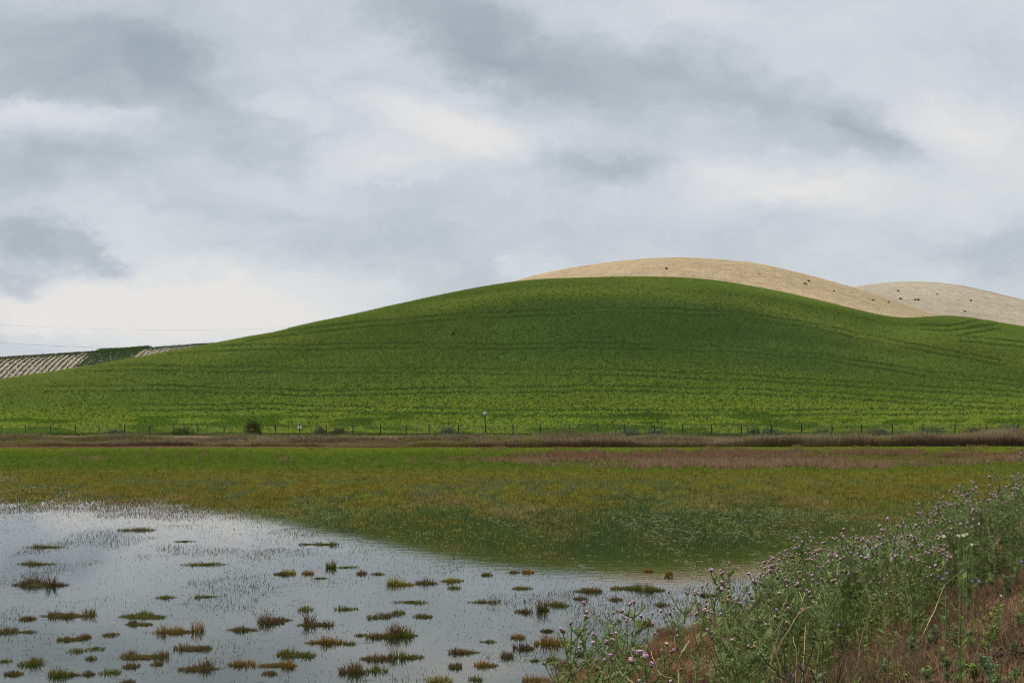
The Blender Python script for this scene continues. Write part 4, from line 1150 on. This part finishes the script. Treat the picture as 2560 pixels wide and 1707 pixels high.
# low broad weeds on the brown grass at the bottom right
def broad_leaf(A, base, d, L, w, c):
    d = Vector(d).normalized(); side = d.cross(Vector((0, 0, 1)))
    if side.length < .05: side = Vector((1, 0, 0))
    side.normalize()
    b = Vector(base); V = [b]
    for t, ww in ((.35, .8), (.7, 1.0), (.92, .55)):
        m = b + d * L * t - Vector((0, 0, .18 * L * t * t))
        V += [m + side * w * ww / 2, m - side * w * ww / 2]
    V.append(b + d * L - Vector((0, 0, .2 * L)))
    A.add(np.array([tuple(v) for v in V]), np.array([(0, 1, 2), (1, 3, 4), (1, 4, 2), (3, 5, 6), (3, 6, 4), (5, 7, 6)]), np.tile(np.array(c) * random.uniform(.7, 1.35), (len(V), 1)))
def low_weed(px, py, htop, col, label, nst=4, spread=.5):
    p = ray_ground(px, py); h = htop * p.y / F * 1.05
    r = empty('weed', p); g = Geo(); A = Acc()
    for q in range(nst):
        a = random.uniform(0, 6.28); l = random.uniform(.3, 1) * spread * h; hh = h * random.uniform(.6, 1.0)
        e = Vector((math.cos(a) * l, math.sin(a) * l, hh)); m = e * .5 + Vector((math.cos(a) * l * .15, math.sin(a) * l * .15, -.02))
        g.add(tube([(0, 0, -.03), m, e], [.006, .0045, .003], 5))
        for j in range(int(16 + 60 * hh)):
            t = random.uniform(.2, 1.0); b = (m * (t * 2) if t < .5 else m.lerp(e, t * 2 - 1)); an = random.uniform(0, 6.28)
            L = random.uniform(.025, .06)
            broad_leaf(A, b, (math.cos(an), math.sin(an), random.uniform(.2, 1.3)), L, L * .45, col)
    g.build('stem', M_STEM, r); A.build('leaves', M_LEAF, r)
    tag(r, label, 'weed', 'low green weeds on the brown bank')
LG, MG, GG = (.145, .185, .038), (.105, .155, .050), (.085, .135, .062)
for a in [(2464, 1640, 130, LG, 'forked yellow green weed, tallest on the brown grass at the right', 6, .55), (2400, 1640, 95, MG, 'bushy mid green weed left of the forked yellow green one', 5, .6), (2377, 1720, 95, MG, 'leafy weed at the bottom edge below the bushy mid green one', 4, .4),
          (2332, 1628, 80, GG, 'slender grey green weed left of the bushy one', 3, .25), (2285, 1655, 60, GG, 'leaning weed with a bare lower stem on open brown grass', 3, .5), (2500, 1730, 85, GG, 'wide leafy weed in the bottom right corner', 6, .7), (2535, 1650, 50, MG, 'small weed at the right edge above the fallen branch', 3, .4),
          (2316, 1708, 36, MG, 'tiny bright weed at the bottom edge, right of a smaller one', 4, .6), (2256, 1712, 28, LG, 'tiniest weed at the bottom edge on bare brown grass', 3, .5), (2182, 1602, 75, LG, 'thin bright weed with narrow blades in the middle of the bank', 3, .2), (2520, 1500, 60, GG, 'upright weed at the right edge below the thistles', 3, .2),
          (2440, 1700, 45, LG, 'low weed beneath the fork of the fallen branch', 4, .6), (2550, 1580, 55, MG, 'round leaved weed touching the right edge', 4, .5), (2110, 1640, 50, GG, 'grey green weed beside the dark twigs', 3, .4), (2215, 1690, 30, GG, 'flat weed left of the tiniest one', 3, .7), (1960, 1690, 90, MG, 'leafy weed among the dark twigs at the bottom', 4, .4), (1880, 1680, 110, MG, 'feathery green weed at the bottom left of the dark twigs', 5, .4)]:
    low_weed(*a)

# dry pale stalks, dark twigs, fallen branch
def at_depth(px, py, d): return Vector(((px - CX) / F * d, d, CAMH + (HY - py) / F * d))
def branchy(name, pts_list, d, r0, mat, label, cat, group, ground=True):
    base = at_depth(*pts_list[0][0], d)
    gz = float(ground_z(base.x, base.y))
    root = Vector((base.x, base.y, min(gz, base.z) - .02))
    r = empty(name, root); g = Geo()
    for i, pl in enumerate(pts_list):
        P = [at_depth(x, y, d + random.uniform(-.12, .12) * (k > 0)) - root for k, (x, y) in enumerate(pl)]
        if i == 0 and ground and P[0].z > .03:
            dv = P[0] - P[1]; dv.y += random.uniform(-.1, .1) * abs(dv.z); dv = dv / max(-dv.z, .05) * P[0].z
            gp = P[0] + dv * .9 + Vector((random.uniform(-.04, .04), 0, 0)); w_ = gp + root
            gp.z = float(ground_z(w_.x, w_.y)) - root.z - .02; P = [gp, P[0].lerp(gp, .5) + Vector((random.uniform(-.02, .02), 0, 0))] + P
        Q_ = []
        for k in range(len(P) - 1): Q_ += [P[k], P[k].lerp(P[k + 1], .5) + Vector((random.gauss(0, .006), random.gauss(0, .006), random.gauss(0, .006)))]
        Q_.append(P[-1])
        g.add(tube(Q_, np.linspace(r0 if i == 0 else r0 * .7, r0 * .3, len(Q_)), 5))
    g.build('stem', mat, r, True)
    tag(r, label, cat, group)
SG = 'dry pale stalks on the bank'
for a in [([[(1696, 1707), (1692, 1664), (1703, 1633), (1714, 1610)], [(1694, 1664), (1688, 1640), (1686, 1590)], [(1703, 1633), (1716, 1612), (1722, 1600)]], 9.6, 'forked pale dead stalk in front of the brown matted grass'),
          ([[(1660, 1712), (1642, 1672), (1632, 1645), (1627, 1625)], [(1642, 1672), (1660, 1690), (1690, 1705)]], 9.4, 'bent pale dead stalk left of the forked one'),
          ([[(1575, 1700), (1540, 1662), (1516, 1634)]], 8.8, 'straight pale straw slanting across the foremost thistle'),
          ([[(1955, 1600), (1995, 1535), (2040, 1510), (2052, 1475), (2044, 1470)], [(1995, 1535), (2006, 1500), (2012, 1480)]], 10.2, 'long curved straw stalk with a hooked tip'),
          ([[(1925, 1560), (1917, 1520), (1912, 1495)], [(1920, 1540), (1935, 1515)]], 10.2, 'pale upright stalk at the left of the curved straw'), ([[(1945, 1590), (1958, 1548), (1950, 1535), (1970, 1485)]], 10.0, 'wavy pale stalk beside the curved straw'),
          ([[(2012, 1600), (2014, 1540), (2006, 1500), (1998, 1478)]], 10.4, 'thin straight straw behind the wavy stalk'), ([[(2350, 1490), (2362, 1462), (2400, 1430), (2410, 1418)]], 12.5, 'pale dead stalk leaning right in the green undergrowth'),
          ([[(1990, 1680), (1991, 1620), (1984, 1590)]], 9.2, 'short grey straw above the dark twigs'), ([[(2170, 1540), (2178, 1512)]], 11.0, 'short tan straw in the middle of the undergrowth'), ([[(1600, 1720), (1590, 1680), (1582, 1665)]], 8.6, 'reddish seed stalk at the bottom between the first clumps')]:
    branchy('dry_stalk', a[0], a[1], .005, M_STALK, a[2], 'dry stalk', SG)
branchy('dead_twig', [[(1993, 1725), (2010, 1680), (2026, 1640), (2033, 1602)], [(1993, 1722), (1950, 1690), (1915, 1655), (1898, 1632)], [(2010, 1680), (1996, 1660), (1975, 1690)], [(1975, 1700), (1962, 1650), (1958, 1600)]], 8.0, .0075, M_TWIG, 'bare dark branching twig at the bottom, left of two', 'dead twig', 'dark dead twigs')
branchy('dead_twig', [[(2057, 1730), (2056, 1650), (2054, 1590)], [(2045, 1715), (2030, 1680), (2024, 1660)], [(2090, 1720), (2102, 1665), (2114, 1622)], [(2057, 1722), (2090, 1712)]], 7.9, .007, M_TWIG, 'bare dark upright twig at the bottom, right of two', 'dead twig', 'dark dead twigs')
def fallen():
    L = [(2405, 1666), (2440, 1663), (2475, 1660), (2500, 1650), (2535, 1645), (2600, 1640)]
    P = []
    for x, y in L:
        p = ray_ground(x, y); p.z += .03; P.append(p)
    q = [ray_ground(x, y) for x, y in ((2472, 1662), (2478, 1682), (2470, 1694))]
    root = P[0].copy(); r = empty('fallen_branch', root); g = Geo()
    g.add(tube([p - root for p in P], [.006, .012, .015, .016, .017, .018], 6)); g.add(tube([p - root + Vector((0, 0, .02)) for p in q], [.012, .008, .004], 5))
    q2 = [ray_ground(x, y) for x, y in ((2485, 1657), (2500, 1640), (2560, 1632))]
    g.add(tube([p - root + Vector((0, 0, .05)) for p in q2], [.009, .007, .006], 5))
    g.build('stem', M_TWIG, r, True)
    tag(r, 'dark forked fallen branch lying on the brown grass at the right edge', 'branch')
fallen()

# small blue and white flowers
def petal_mesh(c, r):
    V, T, C = [(0, 0, 0)], [], [np.array((.5, .4, .1)) * .6]
    for k in range(6):
        a = k * math.pi / 3
        V += [(math.cos(a - .35) * r * .75, math.sin(a - .35) * r * .75, r * .25), (math.cos(a) * r, math.sin(a) * r, r * .2), (math.cos(a + .35) * r * .75, math.sin(a + .35) * r * .75, r * .25)]
        b = 1 + k * 3; T += [(0, b, b + 1), (0, b + 1, b + 2)]; C += [np.array(c)] * 3
    return make_mesh('petals', np.array(V), np.array(T), np.array(C), [M_HEAD])
PET = {'blue': petal_mesh((.14, .11, .42), .019), 'white': petal_mesh((.72, .72, .60), .014)}
def flower(px, py, kind, label, hf=.35):
    p = ray_ground(px, py, hf); r = empty('wildflower', p)
    t = Vector((random.uniform(-.02, .02), random.uniform(-.02, .02), hf))
    Geo().add(tube([(0, 0, -.02), t * .5 + Vector((.01, 0, 0)), t], [.003, .0025, .002], 4)).build('stem', M_STEM, r)
    o = link('petals', PET[kind], r); o.location = t; o.rotation_euler = (.7, random.uniform(-.4, .4), 0)
    tag(r, label, 'flower', f'{kind} wildflowers on the bank')
for x, y, hf, lab in [(2354, 1446, .45, 'blue flower in the green undergrowth, lower of a close pair'), (2347, 1440, .45, 'blue flower in the green undergrowth, upper of a close pair'), (2371, 1432, .45, 'blue flower right above the close blue pair'), (2433, 1452, .3, 'pale blue flower right of the undergrowth, left of two'), (2444, 1453, .3, 'pale blue flower right of the undergrowth, right of two'), (2553, 1404, .35, 'blue flower at the right edge'),
                      (2100, 1562, .3, 'blue flower in the middle of the bank above the bare twigs'), (2007, 1664, .2, 'blue flower between the dark twigs, upper one'), (1987, 1689, .2, 'dark violet flower between the dark twigs, lower one'), (2150, 1470, .45, 'violet flower among straw coloured thistle heads')]:
    flower(x, y, 'blue', lab, hf)
for x, y, hf, lab in [(2361, 1341, .9, 'white flower among the thistles, leftmost of the high group'), (2394, 1340, .9, 'white flower among the thistles, middle of the high group'), (2404, 1339, .9, 'white flower touching the middle one of the high group'), (2411, 1335, .9, 'white flower among the thistles, highest of the group'), (2432, 1362, .8, 'white flower right below the high white group'),
                      (2215, 1392, .75, 'white flower low on the left of the stand, upper of two'), (2230, 1401, .75, 'white flower low on the left of the stand, lower of two'), (2503, 1488, .25, 'white flower on the brown grass at the right'), (2203, 1487, .4, 'white flower in the lower undergrowth, left of two'), (2216, 1484, .4, 'white flower in the lower undergrowth, right of two')]:
    flower(x, y, 'white', lab, hf)

# ------------------------------------------------------------------ sky, light, camera
SUN_EL, SUN_AZ = 52.0, -78.0        # azimuth from +Y (view direction), negative to the left
def world():
    w = bpy.data.worlds.new('World'); scene.world = w; w.use_nodes = True
    nt = w.node_tree; nt.nodes.clear(); N = nt.nodes.new; L = nt.links.new
    out = N('ShaderNodeOutputWorld'); bg = N('ShaderNodeBackground'); bg.inputs['Strength'].default_value = .1
    L(bg.outputs[0], out.inputs[0])
    sky = N('ShaderNodeTexSky'); sky.sky_type = 'NISHITA'; sky.sun_disc = False
    sky.sun_elevation = math.radians(SUN_EL); sky.sun_rotation = math.radians(SUN_AZ)
    tc = N('ShaderNodeTexCoord'); sp = N('ShaderNodeSeparateXYZ'); L(tc.outputs['Generated'], sp.inputs[0])
    def math_(op, a, b=None, c=None):
        m = N('ShaderNodeMath'); m.operation = op
        for i, v in enumerate((a, b, c)):
            if v is None: continue
            if isinstance(v, (int, float)): m.inputs[i].default_value = v
            else: L(v, m.inputs[i])
        return m.outputs[0]
    yy = math_('MAXIMUM', sp.outputs['Y'], .12)
    qx = math_('DIVIDE', sp.outputs['X'], yy); qz = math_('DIVIDE', sp.outputs['Z'], yy)
    sc = F / 1000.0
    qx = math_('MULTIPLY', qx, sc); qz = math_('MULTIPLY', qz, sc)
    cb = N('ShaderNodeCombineXYZ'); L(qx, cb.inputs[0]); L(qz, cb.inputs[1])
    # domain warp, so that the cloud masses get ragged edges
    def noise(vec, scale, det, rough=.55, off=(0, 0, 0), stretch=(1, 1, 1), color=False, dist=0.0):
        mp = N('ShaderNodeMapping'); mp.inputs['Location'].default_value = off; mp.inputs['Scale'].default_value = stretch
        L(vec, mp.inputs[0]); nz = N('ShaderNodeTexNoise'); nz.inputs['Scale'].default_value = scale; nz.inputs['Detail'].default_value = det
        nz.inputs['Roughness'].default_value = rough; nz.inputs['Distortion'].default_value = dist
        L(mp.outputs[0], nz.inputs['Vector']); return nz.outputs['Color' if color else 'Fac']
    wp = noise(cb.outputs[0], 2.6, 8, .66, (3.1, 7.7, 0), (1, 1.7, 1), True)
    sub = N('ShaderNodeVectorMath'); sub.operation = 'SUBTRACT'; L(wp, sub.inputs[0]); sub.inputs[1].default_value = (.5, .5, .5)
    scl = N('ShaderNodeVectorMath'); scl.operation = 'MULTIPLY'; L(sub.outputs[0], scl.inputs[0]); scl.inputs[1].default_value = (.42, .30, 0)
    ad = N('ShaderNodeVectorMath'); ad.operation = 'ADD'; L(cb.outputs[0], ad.inputs[0]); L(scl.outputs[0], ad.inputs[1])
    vec = ad.outputs[0]
    BL = [(230, 110, 560, 190, -10, -.42), (430, 170, 300, 110, -32, -.22), (60, 200, 300, 90, 0, -.18), (560, 330, 420, 100, -14, -.22), (120, 385, 420, 95, 3, -.28),
          (1010, 30, 380, 170, -28, -.30), (1170, 150, 400, 130, -22, -.34), (1480, 180, 480, 130, -10, -.26), (1850, 275, 390, 125, -16, -.30), (2000, 325, 150, 90, -20, -.22), (1370, 375, 300, 80, 0, -.34),
          (110, 570, 300, 95, -24, -.46), (10, 640, 120, 60, 0, -.46), (250, 610, 120, 40, -30, -.22), (1000, 560, 560, 110, 0, -.14), (640, 500, 420, 60, 0, -.10), (2230, 595, 380, 80, 0, -.16), (60, 790, 330, 50, 0, -.16), (1060, 660, 260, 70, 10, -.12),
          (1050, 305, 330, 90, -14, .42), (880, 380, 260, 70, 0, .22), (330, 710, 900, 150, 0, .48), (1830, 455, 330, 90, 0, .30), (2210, 270, 330, 160, -12, .36), (2230, 450, 400, 120, 0, .18), (1640, 385, 220, 70, 0, .22),
          (1195, 612, 60, 30, -25, .13), (1060, 620, 50, 24, 0, .08), (130, 265, 320, 55, 0, .22), (2060, 60, 700, 140, 0, .06), (640, 255, 200, 50, -20, .10), (1560, 40, 300, 70, 0, .10)]
    v = None
    for (cx, cy, rx, ry_, an, amp) in BL:
        mp = N('ShaderNodeMapping'); mp.vector_type = 'TEXTURE'
        mp.inputs['Location'].default_value = ((cx * K - CX) / 1000, (HY - cy * K) / 1000, 0)
        mp.inputs['Rotation'].default_value = (0, 0, math.radians(an))
        mp.inputs['Scale'].default_value = (rx * K / 1000, ry_ * K / 1000, 1)
        L(vec, mp.inputs[0]); gr = N('ShaderNodeTexGradient'); gr.gradient_type = 'SPHERICAL'; L(mp.outputs[0], gr.inputs[0])
        sm = N('ShaderNodeMapRange'); sm.interpolation_type = 'SMOOTHSTEP'; sm.inputs['To Max'].default_value = amp * (.88 if amp < 0 else 1.2); L(gr.outputs['Fac'], sm.inputs['Value'])
        v = sm.outputs[0] if v is None else math_('ADD', v, sm.outputs[0])
    n1 = noise(vec, 2.2, 7, .55, (0, 0, 0), (1, 2.0, 1)); n2 = noise(vec, 6.5, 8, .62, (5, 1, 0), (1, 1.8, 1), False, .6)
    v = math_('ADD', v, .60)
    v = math_('MULTIPLY_ADD', math_('SUBTRACT', n1, .5), .55, v)
    v = math_('MULTIPLY_ADD', math_('SUBTRACT', n2, .5), .24, v)
    rp = N('ShaderNodeValToRGB'); cr = rp.color_ramp
    cr.elements[0].position = 0.0; cr.elements[0].color = (.300, .355, .405, 1)
    cr.elements[1].position = 1.0; cr.elements[1].color = (.815, .800, .790, 1)
    e = cr.elements.new(.35); e.color = (.465, .515, .562, 1)
    e = cr.elements.new(.65); e.color = (.645, .685, .725, 1)
    L(v, rp.inputs[0])
    # overcast layer grows brighter towards the zenith, and a part of it is open sky
    el = math_('MAXIMUM', sp.outputs['Z'], 0)
    up = N('ShaderNodeMapRange'); up.interpolation_type = 'SMOOTHSTEP'; up.inputs['From Min'].default_value = .30; up.inputs['From Max'].default_value = .85
    up.inputs['To Min'].default_value = 8.4; up.inputs['To Max'].default_value = 19.0; L(el, up.inputs['Value'])
    cs = N('ShaderNodeVectorMath'); cs.operation = 'SCALE'; L(rp.outputs[0], cs.inputs[0]); L(up.outputs[0], cs.inputs['Scale'])
    mx = N('ShaderNodeMix'); mx.data_type = 'RGBA'; mx.inputs[0].default_value = .94
    L(sky.outputs[0], mx.inputs[6]); L(cs.outputs[0], mx.inputs[7])
    L(mx.outputs[2], bg.inputs['Color'])
    w.cycles.sampling_method = 'MANUAL'; w.cycles.sample_map_resolution = 512
world()

sd = bpy.data.lights.new('sun', 'SUN'); sd.energy = 2.8; sd.angle = math.radians(10); sd.color = (1.0, .955, .88)
so = bpy.data.objects.new('sun', sd); COL.objects.link(so)
ez, az = math.radians(SUN_EL), math.radians(SUN_AZ)
dirv = Vector((math.sin(az) * math.cos(ez), math.cos(az) * math.cos(ez), math.sin(ez)))
so.rotation_mode = 'QUATERNION'; so.rotation_quaternion = dirv.to_track_quat('Z', 'Y'); so.location = (-60, -20, 90)

cam = bpy.data.cameras.new('camera'); co = bpy.data.objects.new('camera', cam); COL.objects.link(co)
cam.lens = 50; cam.sensor_width = 36; cam.sensor_fit = 'HORIZONTAL'
co.location = (0, 0, CAMH); co.rotation_euler = (math.pi / 2, 0, 0)
cam.shift_y = (HY - 853.5) / 2560
cam.clip_start = .1; cam.clip_end = 20000
scene.camera = co
scene.cycles.pixel_filter_type = 'BLACKMAN_HARRIS'; scene.cycles.filter_width = 1.05
scene.view_settings.view_transform = 'Standard'; scene.view_settings.look = 'None'
scene.view_settings.exposure = 0.22; scene.view_settings.gamma = 1
